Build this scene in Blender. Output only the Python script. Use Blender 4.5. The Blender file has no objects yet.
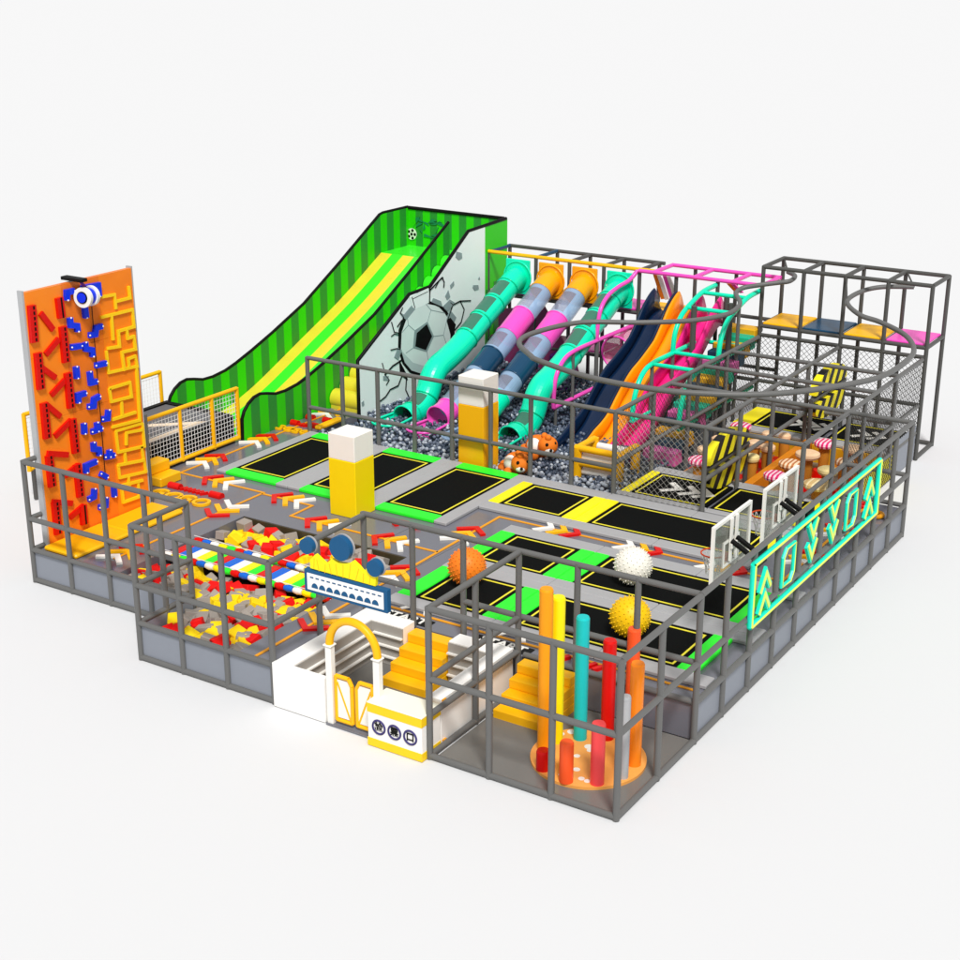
import bpy, math, random
from mathutils import Vector, Matrix, Quaternion
random.seed(7)
C = bpy.context.scene.collection
V = Vector
PI = math.pi

# ------------------------------------------------------------------ camera data
CAM = V((7.77435, -15.559, 10.990))
FPX, PITCH, YAW = 1485.49, math.radians(19.539), math.radians(122.586)
FWD = V((math.cos(YAW) * math.cos(PITCH), math.sin(YAW) * math.cos(PITCH), -math.sin(PITCH)))
RGT = V((math.sin(YAW), -math.cos(YAW), 0))
DWN = FWD.cross(RGT)


def at(px, py, x=None, y=None, z=None):
    """point of the photograph on a real plane x=, y= or z="""
    d = RGT * ((px - 480) / FPX) + DWN * ((py - 480) / FPX) + FWD
    if z is not None: t = (z - CAM.z) / d.z
    elif x is not None: t = (x - CAM.x) / d.x
    else: t = (y - CAM.y) / d.y
    return CAM + d * t


# ------------------------------------------------------------------ materials
def lin(c):
    return tuple(((v / 255) / 12.92 if v / 255 <= .04045 else ((v / 255 + .055) / 1.055) ** 2.4) for v in c)


def mat(name, rgb, rough=.5, var=.06, scale=6, spec=.28, bump=0.0, alpha=1.0, metal=0.0, coat=0.0):
    m = bpy.data.materials.new(name); m.use_nodes = True
    nt = m.node_tree; n = nt.nodes; l = nt.links
    b = n['Principled BSDF']
    c = lin(rgb)
    tc = n.new('ShaderNodeTexCoord'); nz = n.new('ShaderNodeTexNoise')
    nz.inputs['Scale'].default_value = scale; nz.inputs['Detail'].default_value = 4
    l.new(tc.outputs['Object'], nz.inputs['Vector'])
    mx = n.new('ShaderNodeMix'); mx.data_type = 'RGBA'
    mx.inputs[6].default_value = (*[max(0, v * (1 - var)) for v in c], 1)
    mx.inputs[7].default_value = (*[min(1, v * (1 + var)) for v in c], 1)
    l.new(nz.outputs['Fac'], mx.inputs[0]); l.new(mx.outputs[2], b.inputs['Base Color'])
    mr = n.new('ShaderNodeMapRange')
    mr.inputs[3].default_value = max(.02, rough - .08); mr.inputs[4].default_value = min(1, rough + .08)
    l.new(nz.outputs['Fac'], mr.inputs[0]); l.new(mr.outputs[0], b.inputs['Roughness'])
    b.inputs['Specular IOR Level'].default_value = spec
    b.inputs['Metallic'].default_value = metal
    b.inputs['Coat Weight'].default_value = coat
    b.inputs['Coat Roughness'].default_value = .15
    if alpha < 1: b.inputs['Alpha'].default_value = alpha
    if bump:
        bp = n.new('ShaderNodeBump'); bp.inputs['Strength'].default_value = bump; bp.inputs['Distance'].default_value = .02
        n2 = n.new('ShaderNodeTexNoise'); n2.inputs['Scale'].default_value = scale * 12
        l.new(tc.outputs['Object'], n2.inputs['Vector']); l.new(n2.outputs['Fac'], bp.inputs['Height'])
        l.new(bp.outputs['Normal'], b.inputs['Normal'])
    return m


def stripe_mat(name, a, b_, kind, freq, rough=.5, off=(0, 0, 0), duty=.5):
    """two-colour stripes from object coordinates: kind 'x','y','z' bands or 'ring' arcs about an offset point"""
    m = bpy.data.materials.new(name); m.use_nodes = True
    nt = m.node_tree; n = nt.nodes; l = nt.links; b = n['Principled BSDF']
    tc = n.new('ShaderNodeTexCoord')
    if kind == 'ring':
        d = n.new('ShaderNodeVectorMath'); d.operation = 'DISTANCE'
        d.inputs[1].default_value = off
        fl = n.new('ShaderNodeVectorMath'); fl.operation = 'MULTIPLY'; fl.inputs[1].default_value = (0, 1, 1)
        l.new(tc.outputs['Object'], fl.inputs[0]); l.new(fl.outputs[0], d.inputs[0]); src = d.outputs['Value']
    else:
        s = n.new('ShaderNodeSeparateXYZ'); l.new(tc.outputs['Object'], s.inputs[0]); src = s.outputs['XYZ'.index(kind.upper())]
    k = n.new('ShaderNodeMath'); k.operation = 'MULTIPLY'; k.inputs[1].default_value = freq; l.new(src, k.inputs[0])
    f = n.new('ShaderNodeMath'); f.operation = 'FRACT'; l.new(k.outputs[0], f.inputs[0])
    g = n.new('ShaderNodeMath'); g.operation = 'GREATER_THAN'; g.inputs[1].default_value = duty; l.new(f.outputs[0], g.inputs[0])
    mx = n.new('ShaderNodeMix'); mx.data_type = 'RGBA'
    mx.inputs[6].default_value = (*lin(a), 1); mx.inputs[7].default_value = (*lin(b_), 1)
    l.new(g.outputs[0], mx.inputs[0]); l.new(mx.outputs[2], b.inputs['Base Color'])
    b.inputs['Roughness'].default_value = rough
    return m


M = {}
def reg(k, *a, **kw): M[k] = mat(k, *a, **kw)
reg('steel_tube', (104, 104, 103), .42, .05, 3)
reg('dark_tube', (82, 82, 80), .45, .05, 3)
reg('deck_grey', (112, 113, 122), .17, .05, 1.2, spec=.6)
reg('panel_grey', (137, 142, 152), .45, .04, 2)
reg('pad_grey', (168, 168, 170), .5, .04, 4, bump=.08)
reg('pad_dark', (96, 96, 100), .5, .05, 4)
reg('green', (46, 246, 50), .45, .03, 4, bump=.05)
reg('yellow_pad', (255, 236, 20), .45, .03, 4, bump=.05)
reg('black_mat', (17, 18, 18), .8, .15, 20, bump=.05, spec=.04)
reg('black', (12, 12, 12), .5, .1, 8, spec=.15)
reg('line_yellow', (245, 232, 60), .5, .04, 8)
reg('line_orange', (236, 160, 24), .45, .05, 6)
reg('red', (218, 9, 5), .38, .05, 6)
reg('yellow', (255, 210, 24), .4, .04, 5)
reg('gold', (255, 188, 14), .4, .04, 5)
reg('white', (244, 242, 236), .42, .02, 4)
reg('offwhite', (238, 230, 220), .5, .02, 4)
reg('wall_white', (250, 248, 244), .4, .02, 2)
reg('orange', (255, 138, 30), .24, .1, 2.5)
reg('orange_b', (255, 134, 26), .24, .12, 2.5)
reg('orange_c', (240, 122, 30), .24, .14, 2.5)
reg('blue', (8, 54, 232), .32, .05, 5)
reg('navy_sign', (16, 84, 130), .5, .03, 5)
reg('navy', (10, 34, 66), .3, .08, 5, coat=.3)
reg('navy_tube', (18, 66, 98), .32, .05, 4, coat=.2)
reg('cyan', (0, 236, 186), .3, .03, 4, coat=.2)
reg('cyan_neon', (24, 232, 200), .35, .03, 6)
reg('neon_yellow', (228, 248, 96), .35, .03, 6)
reg('pink', (250, 84, 196), .3, .03, 4, coat=.2)
reg('hot_pink', (248, 34, 140), .3, .05, 4, coat=.2)
reg('orange_tube', (255, 170, 6), .3, .03, 4, coat=.2)
reg('slide_orange', (255, 158, 6), .28, .04, 4, coat=.3)
reg('clear_blue', (176, 208, 242), .12, .02, 4, alpha=.46)
reg('tube_window', (70, 130, 108), .12, .06, 6, alpha=.85)
reg('pink_clear', (225, 110, 160), .2, .05, 4, alpha=.5)
reg('turf_light', (46, 206, 8), .5, .04, 3)
reg('turf_dark', (42, 142, 52), .5, .05, 3)
reg('slide_green', (64, 236, 46), .3, .04, 3, coat=.2)
reg('slide_yellow', (228, 212, 56), .3, .04, 3, coat=.2)
reg('mural_white', (236, 248, 246), .45, .05, .8)
reg('mural_grey', (220, 234, 232), .45, .08, 2)
reg('mural_shade', (140, 158, 160), .5, .12, 6)
reg('foam_grey', (158, 150, 142), .8, .06, 8, bump=.1)
reg('foam_red', (228, 12, 10), .75, .05, 8, bump=.1)
reg('foam_yellow', (252, 214, 8), .75, .05, 8, bump=.1)
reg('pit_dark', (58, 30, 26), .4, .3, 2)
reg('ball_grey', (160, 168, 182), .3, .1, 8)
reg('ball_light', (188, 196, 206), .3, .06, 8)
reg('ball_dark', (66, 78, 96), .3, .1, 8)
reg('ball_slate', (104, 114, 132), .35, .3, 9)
reg('tan', (240, 200, 160), .5, .05, 6)
reg('cream', (236, 214, 150), .5, .05, 6)
reg('stump', (196, 128, 40), .6, .15, 6)
reg('tile_orange', (214, 130, 20), .55, .1, 5)
reg('blue_strip', (20, 104, 214), .4, .04, 6)
reg('glass', (150, 152, 142), .1, .04, 2, alpha=.42)
reg('clear_window', (166, 172, 194), .12, .02, 4, alpha=.34)
reg('lining', (168, 164, 158), .5, .05, 4)  # grey that paints shade onto the inner faces of the entrance walls
reg('sunflower', (255, 222, 0), .45, .03, 4)
reg('net_white', (225, 225, 225), .6, .02, 5)
reg('net_dark', (60, 60, 58), .6, .05, 5)
reg('net_grey', (140, 138, 132), .6, .05, 5)
reg('hoop', (214, 74, 30), .4, .05, 6)
reg('ball_orange', (246, 130, 34), .45, .08, 6)
reg('ball_yellow', (244, 196, 12), .45, .06, 6)
reg('ball_white', (240, 236, 226), .45, .04, 6)
reg('coral', (248, 78, 80), .4, .04, 5)
reg('orange_red', (255, 92, 40), .4, .04, 5)
reg('amber', (255, 160, 12), .4, .04, 5)
reg('lemon', (255, 236, 6), .4, .04, 5)
reg('teal', (24, 196, 196), .35, .04, 5)
reg('grey_pole', (176, 178, 180), .4, .04, 5)
reg('fox', (236, 124, 28), .7, .08, 8)
reg('stair_yellow', (226, 172, 28), .5, .05, 5)
reg('stair_pink', (206, 96, 160), .5, .05, 5)
reg('stair_navy', (24, 66, 88), .5, .08, 5)
reg('stair_cyan', (20, 178, 140), .5, .05, 5)
reg('purple', (104, 20, 130), .4, .1, 3)
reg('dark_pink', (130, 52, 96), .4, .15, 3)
reg('floor_pale', (118, 116, 112), .22, .06, 1.2)
reg('cream_line', (240, 218, 190), .5, .04, 5)
M['candy_pink'] = stripe_mat('candy_pink', (226, 24, 110), (255, 210, 224), 'x', 11, .4)
M['candy_tan'] = stripe_mat('candy_tan', (190, 118, 66), (250, 216, 180), 'x', 11, .4)
M['candy_cream'] = stripe_mat('candy_cream', (214, 180, 120), (244, 224, 176), 'x', 8, .4, duty=.7)
M['hazard'] = stripe_mat('hazard', (252, 236, 10), (8, 8, 7), 'ring', 2.5, .55, off=(0, -8.2, 6), duty=.5)
# ------------------------------------------------------------------ mesh builder
class MB:
    def __init__(s): s.v = []; s.f = []; s.m = []; s.sm = []
    def add(s, vs, fs, mi=0, smooth=False):
        o = len(s.v); s.v += [V(p) for p in vs]
        for f in fs:
            s.f.append([i + o for i in f]); s.m.append(mi); s.sm.append(smooth)
        return s
    def box(s, a, b, mi=0, rot=None, piv=None):
        x0, y0, z0 = a; x1, y1, z1 = b
        vs = [V((x, y, z)) for z in (z0, z1) for (x, y) in ((x0, y0), (x1, y0), (x1, y1), (x0, y1))]
        if rot is not None:
            c = V(piv) if piv else (V(a) + V(b)) / 2
            vs = [rot @ (p - c) + c for p in vs]
        return s.add(vs, [(3, 2, 1, 0), (4, 5, 6, 7), (0, 1, 5, 4), (1, 2, 6, 5), (2, 3, 7, 6), (3, 0, 4, 7)], mi)
    def rbox(s, a, b, r=.02, mi=0):
        """box with bevelled edges"""
        x0, y0, z0 = a; x1, y1, z1 = b
        r = min(r, (x1 - x0) / 2.1, (y1 - y0) / 2.1, (z1 - z0) / 2.1)
        vs = []; idx = {}
        for i, x in enumerate((x0, x1)):
            for j, y in enumerate((y0, y1)):
                for k, z in enumerate((z0, z1)):
                    sx, sy, sz = (r if i == 0 else -r), (r if j == 0 else -r), (r if k == 0 else -r)
                    for ax, p in (('x', (x, y + sy, z + sz)), ('y', (x + sx, y, z + sz)), ('z', (x + sx, y + sy, z))):
                        idx[(i, j, k, ax)] = len(vs); vs.append(p)
        q = lambda *t: [idx[u] for u in t]
        fs = []
        for i in (0, 1):
            f = q((i, 0, 0, 'x'), (i, 1, 0, 'x'), (i, 1, 1, 'x'), (i, 0, 1, 'x')); fs.append(f if i else f[::-1])
            f = q((0, i, 0, 'y'), (0, i, 1, 'y'), (1, i, 1, 'y'), (1, i, 0, 'y')); fs.append(f if i else f[::-1])
            f = q((0, 0, i, 'z'), (1, 0, i, 'z'), (1, 1, i, 'z'), (0, 1, i, 'z')); fs.append(f if i else f[::-1])
        c = (V(a) + V(b)) / 2
        def face(ids):
            ps = [V(vs[t]) for t in ids]
            nn = (ps[1] - ps[0]).cross(ps[2] - ps[0]); cc = sum(ps, V((0, 0, 0))) / len(ps)
            fs.append(ids if nn.dot(cc - c) > 0 else ids[::-1])
        for i in (0, 1):
            for j in (0, 1):
                face(q((i, j, 0, 'x'), (i, j, 0, 'y'), (i, j, 1, 'y'), (i, j, 1, 'x')))
                face(q((i, 0, j, 'x'), (i, 0, j, 'z'), (i, 1, j, 'z'), (i, 1, j, 'x')))
                face(q((0, i, j, 'y'), (0, i, j, 'z'), (1, i, j, 'z'), (1, i, j, 'y')))
                for k in (0, 1): face(q((i, j, k, 'x'), (i, j, k, 'y'), (i, j, k, 'z')))
        return s.add(vs, fs, mi)
    def tube(s, pts, r, n=10, mi=0, closed=False, cap=True, smooth=True):
        pts = [V(p) for p in pts]; N = len(pts); rings = []; up = None
        for i, p in enumerate(pts):
            if closed: t = pts[(i + 1) % N] - pts[i - 1]
            else: t = pts[min(i + 1, N - 1)] - pts[max(i - 1, 0)]
            t.normalize()
            if up is None:
                up = V((0, 0, 1)) if abs(t.z) < .9 else V((1, 0, 0))
            u = up - t * up.dot(t); u.normalize(); w = t.cross(u); up = u
            rr = r[i] if isinstance(r, (list, tuple)) else r
            rings.append([p + (u * math.cos(2 * PI * k / n) + w * math.sin(2 * PI * k / n)) * rr for k in range(n)])
        vs = [q for g in rings for q in g]; fs = []
        for i in range(N if closed else N - 1):
            j = (i + 1) % N
            for k in range(n): fs.append((i * n + k, i * n + (k + 1) % n, j * n + (k + 1) % n, j * n + k))
        s.add(vs, fs, mi, smooth)
        if cap and not closed:
            s.add(rings[0], [tuple(range(n))[::-1]], mi); s.add(rings[-1], [tuple(range(n))], mi)
        return s
    def cyl(s, c, r, h, n=20, mi=0, mt=None, r2=None):
        c = V(c); r2 = r if r2 is None else r2
        a = [c + V((r * math.cos(2 * PI * k / n), r * math.sin(2 * PI * k / n), 0)) for k in range(n)]
        b = [c + V((r2 * math.cos(2 * PI * k / n), r2 * math.sin(2 * PI * k / n), h)) for k in range(n)]
        s.add(a + b, [(k, (k + 1) % n, n + (k + 1) % n, n + k) for k in range(n)], mi, True)
        s.add(a, [tuple(range(n))[::-1]], mi); s.add(b, [tuple(range(n))], mi if mt is None else mt)
        return s
    def prism(s, poly, d, mi=0, side=None):
        """flat outline (3D points) pushed along vector d"""
        a = [V(p) for p in poly]; d = V(d); b = [p + d for p in a]; n = len(a)
        nn = V((0, 0, 0))
        for i in range(n): nn += a[i].cross(a[(i + 1) % n])
        flip = nn.dot(d) < 0
        top = tuple(range(n)); bot = top[::-1]
        if flip: top, bot = bot, top
        s.add(b, [top], mi); s.add(a, [bot], mi)
        fs = [(k, (k + 1) % n, n + (k + 1) % n, n + k) for k in range(n)]
        if flip: fs = [f[::-1] for f in fs]
        s.add(a + b, fs, mi if side is None else side)
        return s
    def ball(s, c, r, nu=14, nv=9, mi=0, sc=(1, 1, 1), rot=None):
        c = V(c); vs = []; fs = []
        R = rot or Matrix.Identity(3)
        for j in range(nv + 1):
            th = PI * j / nv
            for i in range(nu):
                ph = 2 * PI * i / nu
                vs.append(c + R @ V((r * sc[0] * math.sin(th) * math.cos(ph), r * sc[1] * math.sin(th) * math.sin(ph), r * sc[2] * math.cos(th))))
        for j in range(nv):
            for i in range(nu): fs.append((j * nu + i, (j + 1) * nu + i, (j + 1) * nu + (i + 1) % nu, j * nu + (i + 1) % nu))
        return s.add(vs, fs, mi, True)
    def strip(s, pts, nrm, w, th, mi=0):
        """flat ribbon of width w along pts, lying in the plane with normal nrm, thickness th"""
        pts = [V(p) for p in pts]; nrm = V(nrm).normalized(); L = []; R = []
        N = len(pts)
        for i, p in enumerate(pts):
            ds = []
            if i > 0: ds.append((pts[i] - pts[i - 1]).normalized())
            if i < N - 1: ds.append((pts[i + 1] - pts[i]).normalized())
            t = sum(ds, V((0, 0, 0)))
            if t.length < 1e-6: t = ds[0]
            t.normalize(); sd = nrm.cross(t).normalized()
            k = 1 / max(.35, ds[0].dot(t))
            L.append(p + sd * (w / 2 * k)); R.append(p - sd * (w / 2 * k))
        off = nrm * th
        vs = L + R + [p + off for p in L] + [p + off for p in R]; fs = []
        for i in range(N - 1):
            l0, l1, r0, r1 = i, i + 1, N + i, N + i + 1; T = 2 * N
            fs += [(T + l0, T + r0, T + r1, T + l1), (l0, l1, r1, r0), (l0, T + l0, T + l1, l1), (r0, r1, T + r1, T + r0)]
        fs += [(0, N, 3 * N, 2 * N), (N - 1, 3 * N - 1, 4 * N - 1, 2 * N - 1)]
        return s.add(vs, fs, mi)
    def build(s, name, mats, parent=None, smooth=None, origin=None):
        if not isinstance(mats, (list, tuple)): mats = [mats]
        if parent is not None: o0 = wloc(parent)
        elif origin is not None: o0 = V(origin)
        else:
            xs = [p.x for p in s.v]; ys = [p.y for p in s.v]; zs = [p.z for p in s.v]
            o0 = V(((min(xs) + max(xs)) / 2, (min(ys) + max(ys)) / 2, min(zs)))
        me = bpy.data.meshes.new(name)
        me.from_pydata([tuple(p - o0) for p in s.v], [], s.f)
        for m in mats: me.materials.append(M[m] if isinstance(m, str) else m)
        for p, mi, sm in zip(me.polygons, s.m, s.sm): p.material_index = mi; p.use_smooth = sm
        me.update()
        ob = bpy.data.objects.new(name, me); C.objects.link(ob)
        if parent is not None: ob.parent = parent
        else: ob.location = o0
        return ob


def wloc(o):
    p = V(o.location)
    while o.parent: o = o.parent; p = p + V(o.location)
    return p


def tag(o, label=None, cat=None, group=None, kind=None):
    if label: o['label'] = label
    if cat: o['category'] = cat
    if group: o['group'] = group
    if kind: o['kind'] = kind
    return o


def thing(name, label, cat, loc, group=None):
    o = bpy.data.objects.new(name, None); C.objects.link(o); o.location = loc; o.empty_display_size = .2
    return tag(o, label, cat, group)


def B(name, m, a, b, parent=None, r=0): 
    mb = MB()
    mb.rbox(a, b, r) if r else mb.box(a, b)
    return mb.build(name, m, parent)


def T(name, m, pts, r, parent, n=10): return MB().tube(pts, r, n).build(name, m, parent)


def curve(pts, k=6):
    """Catmull-Rom through pts"""
    pts = [V(p) for p in pts]; out = []
    for i in range(len(pts) - 1):
        p0 = pts[max(i - 1, 0)]; p1 = pts[i]; p2 = pts[i + 1]; p3 = pts[min(i + 2, len(pts) - 1)]
        for j in range(k):
            t = j / k
            out.append(.5 * ((2 * p1) + (p2 - p0) * t + (2 * p0 - 5 * p1 + 4 * p2 - p3) * t * t + (3 * p1 - p0 - 3 * p2 + p3) * t ** 3))
    out.append(pts[-1]); return out


def text(name, body, size, m, parent, loc, ux, uy, depth=.01, sx=1.0):
    """raised lettering: ux, uy are the reading and up directions"""
    cu = bpy.data.curves.new(name, 'FONT'); cu.body = body; cu.size = size; cu.extrude = depth / 2
    cu.align_x = 'CENTER'; cu.align_y = 'CENTER'; cu.offset = size * .02
    t = bpy.data.objects.new(name, cu); C.objects.link(t)
    bpy.context.view_layer.update()
    me = bpy.data.meshes.new_from_object(t.evaluated_get(bpy.context.evaluated_depsgraph_get()))
    bpy.data.objects.remove(t)
    ux = V(ux).normalized(); uy = V(uy).normalized(); uz = ux.cross(uy)
    R = Matrix((ux * sx, uy, uz)).transposed().to_4x4()
    me.transform(R)
    me.transform(Matrix.Translation(V(loc) - wloc(parent)))
    me.materials.clear(); me.materials.append(M[m])
    o = bpy.data.objects.new(name, me); C.objects.link(o); o.parent = parent
    return o


def net(name, m, parent, o, u, v, lu, lv, sp, r, diag=True):
    """netting of crossing cords in the rectangle o + u*[0,lu] + v*[0,lv]"""
    o = V(o); u = V(u).normalized(); v = V(v).normalized(); mb = MB(); segs = []
    if diag:
        k = -lv
        while k < lu:
            for sgn in (0, 1):
                a0 = max(0, -k); a1 = min(lv, lu - k)
                if a1 - a0 > .02:
                    p = [(k + a0, a0), (k + a1, a1)]
                    if sgn: p = [(lu - q[0], q[1]) for q in p]
                    segs.append(p)
            k += sp
    else:
        k = sp / 2
        while k < lu: segs.append([(k, 0), (k, lv)]); k += sp
        k = sp / 2
        while k < lv: segs.append([(0, k), (lu, k)]); k += sp
    for p, q in segs: mb.tube([o + u * p[0] + v * p[1], o + u * q[0] + v * q[1]], r, 3, cap=False, smooth=False)
    return mb.build(name, m, parent)


# ------------------------------------------------------------------ setting
tag(MB().box((-900, -900, -.3), (900, 900, -.012)).build('ground', mat('studio_floor', (219, 220, 222), .9, .0, 1, spec=0.0)), kind='structure')

DZ = .60
dk = MB()
e = .0
rects = [(-14.05, -10.75, 4.3, 9.72), (-12.78, -10.75, 1.40, 4.3), (-10.75, -6.85, 4.85, 9.72), (-6.85, -6.03, .14, 9.72), (-6.03, -.06, 2.5, 9.72),
         (-13.85, -12.99, 9.72, 17.0), (-1.22, -.06, 9.72, 12.2)]
for (x0, x1, y0, y1) in rects: dk.box((x0, y0, .02), (x1, y1, DZ))
tag(dk.build('deck', 'deck_grey'), kind='structure')
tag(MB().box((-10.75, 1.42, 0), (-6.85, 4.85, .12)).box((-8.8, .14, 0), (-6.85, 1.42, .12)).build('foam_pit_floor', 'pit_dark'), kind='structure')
tag(B('entrance_floor', 'floor_pale', (-5.6, .12, 0), (-3.2, 2.48, .015)), kind='structure')
tag(B('cage_floor', 'floor_pale', (-2.96, .06, 0), (-.05, 2.48, .015)), kind='structure')
tag(B('ball_pit_floor', 'ball_dark', (-12.9, 9.75, 0), (-5.3, 17.0, .08)), kind='structure')

# ------------------------------------------------------------------ railings of grey tube
RT = .05
def railing(name, label, posts, rails, m='steel_tube', cat='railing', panels=(), group=None, r=RT, loc=None):
    """posts: (x,y,z0,z1); rails: point lists; panels: (a,b) corner pairs"""
    p0 = posts[0]
    t = thing(name, label, cat, loc or (p0[0], p0[1], p0[2]), group)
    for (x, y, z0, z1) in posts: MB().tube([(x, y, z0), (x, y, z1)], r, 10).build('post', m, t)
    for pts in rails: MB().tube(pts, r * .97, 10).build('rail', m, t)
    for a, b in panels: MB().box(a, b).build('side_panel', 'panel_grey', t)
    return t

def span(p, q, zs): return [[(p[0], p[1], z), (q[0], q[1], z)] for z in zs]

# pillar cage at the near corner
posts = [(x, 0, 0, 2.4) for x in (0, -1.01, -2.02, -3.03)] + [(-3.03, 1.22, 0, 2.36), (-3.03, 2.45, 0, 2.36), (0, 1.22, 0, 2.37), (0, 2.45, 0, 2.38)]
railing('tube_cage', 'grey tube cage around the foam pillars at the near corner', posts,
        span((0, 0), (-3.03, 0), (.045, 1.28, 2.37)) + span((0, 0), (0, 2.45), (.045, 1.3, 2.37)) + span((-3.03, 0), (-3.03, 2.45), (.045, .7, 1.28, 2.37)), cat='cage')
# fence behind the entrance and the cage
railing('tube_fence', 'grey tube fence at the top of the yellow stairs', [(-x, 2.5, .6, 2.4) for x in (6.03, 5.06, 4.08, 2.03, 1.02)],
        span((-6.03, 2.5), (-.04, 2.5), (2.37,)) + span((-6.03, 2.5), (-5.06, 2.5), (1.28, .64)) + span((-4.08, 2.5), (-.04, 2.5), (1.28,)) + span((-2.95, 2.5), (-.04, 2.5), (.64,)), cat='fence')
# foam pit railing
px = (-8.85, -7.9, -6.95, -6.0)
railing('pit_railing', 'grey railing with blue-grey panels round the front of the foam pit', [(x, .08, 0, 2.38) for x in px] + [(-6.0, 1.25, .55, 2.36), (-8.85, .72, 0, 2.36)],
        span((px[0], .08), (px[-1], .08), (.045, .66, 1.33, 2.36)) + span((-6.0, .08), (-6.0, 2.45), (1.33, 2.36)) + span((-8.85, .08), (-8.85, 1.35), (.045, .66, 1.33, 2.36)),
        panels=[((px[i] + .04, .09, .08), (px[i + 1] - .04, .115, .63)) for i in range(3)] + [((-8.84, .12, .08), (-8.815, 1.31, .63)), ((-6.0, .13, .08), (-5.965, 2.4, .6))])
# climbing tower railing
px = (-12.82, -11.83, -10.84, -9.85, -8.86)
railing('tower_railing', 'grey railing with blue-grey panels before the orange climbing wall', [(x, 1.36, 0, 2.37) for x in px] + [(-12.82, 4.42, .1, 2.45), (-12.82, 2.9, .6, 2.33)],
        span((px[0], 1.36), (px[-1], 1.36), (.045, .64, 1.25, 2.34)) + span((-12.82, 1.36), (-12.82, 4.42), (.045, .64, 1.25, 2.34)),
        panels=[((px[i] + .04, 1.37, .08), (px[i + 1] - .04, 1.395, .61)) for i in range(4)] + [((-12.815, 1.42, .08), (-12.79, 4.36, .61))])
# long right-hand railing
ys = [2.45 + .979 * k for k in range(11)]
railing('long_railing', 'long grey railing with panels carrying the neon sign', [(0, y, 0, 2.4) for y in ys[1:]],
        span((0, 2.45), (0, ys[-1]), (.045, .66, 1.3, 2.38)), panels=[((-.045, ys[i] + .04, .08), (-.02, ys[i + 1] - .04, .63)) for i in range(10)])
# fence along the ball pit
xs = [-13.03 + .98 * k for k in range(9)]
railing('ball_pit_fence', 'grey tube fence between the ball pit and the green trampolines', [(x, 9.74, .55, 2.4) for x in xs], span((xs[0], 9.74), (xs[-1], 9.74), (1.22, 2.38)), cat='fence')
# frames of the obstacle court
X3 = (-5.19, -3.24, -1.27)
posts = []; rails = []
for x in X3[1:]: posts.append((x, 9.76, .2, 2.4))
for x in X3:
    for y in (11.45, 13.2, 15.2): posts.append((x, y, .2, 2.4))
    rails += span((x, 9.76), (x, 17.02), (1.3, 2.38))
rails += span((X3[0], 9.76), (X3[2], 9.76), (2.38,)) + span((X3[0], 12.22), (-.04, 12.22), (2.38,)) + span((X3[0], 13.9), (X3[2], 13.9), (2.38,)) + span((X3[0], 15.4), (X3[2], 15.4), (1.3, 2.38))
rails += span((X3[2], 12.22), (-.04, 12.22), (.66, 1.3))
posts.append((-1.27, 12.22, 0, 2.4))
rails += span((X3[2], 12.22), (X3[2], 17.02), (.66,))
oc = railing('tube_court', 'grey tube frame over the mushroom obstacle court', posts, rails, cat='frame', m='steel_tube')
net('net', 'net_grey', oc, (X3[0], 9.77, .66), (1, 0, 0), (0, 0, 1), 1.93, 1.68, .13, .005)
net('net', 'net_dark', oc, (X3[0] + .02, 9.8, .66), (0, 1, 0), (0, 0, 1), 7.2, 1.68, .13, .005)
net('net', 'net_dark', oc, (-1.25, 12.3, .7), (0, 1, 0), (0, 0, 1), 4.7, 1.64, .13, .005)
B('side_panel', 'panel_grey', (-1.27, 12.3, .05), (-1.245, 13.5, .66), oc); B('side_panel', 'yellow_pad', (-1.27, 13.5, .05), (-1.245, 15.5, .66), oc); B('side_panel', 'panel_grey', (-1.27, 15.5, .02), (-1.245, 17.0, .84), oc)
net('net', 'net_dark', oc, (-1.235, 13.5, .05), (0, 1, 0), (0, 0, 1), 2.0, .6, .1, .006)

# tall platform tower at the far right
TX = [-5.2 + .995 * k for k in range(5)]
posts = [(x, y, 0, 4.07) for x in TX for y in (17.1, 18.36)]
rails = []
for y in (17.1, 18.36): rails += span((TX[0], y), (TX[-1], y), (2.64, 4.05))
for x in TX: rails += span((x, 17.1), (x, 18.36), (2.64, 4.05))
rails += span((TX[0], 17.1), (TX[-1], 17.1), (1.3, 2.42)) + span((TX[0], 18.36), (TX[-1], 18.36), (.05,)) + span((TX[-1], 17.1), (TX[-1], 18.36), (.05,))
pt = railing('platform_tower', 'tall dark tube tower with coloured platform floor panels', posts, rails, m='dark_tube', cat='play tower', r=.05)
for i, m in enumerate(('gold', 'navy_tube', 'gold', 'pink')):
    B('floor_panel', m, (TX[i] + .04, 17.14, 2.66), (TX[i + 1] - .04, 18.32, 2.72), pt, .02)
net('net', 'net_dark', pt, (TX[0], 17.08, .66), (1, 0, 0), (0, 0, 1), 3.98, 1.74, .13, .006)
B('side_panel', 'dark_tube', (TX[-1] - .02, 17.15, .06), (TX[-1] + .02, 18.3, .1), pt)

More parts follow.
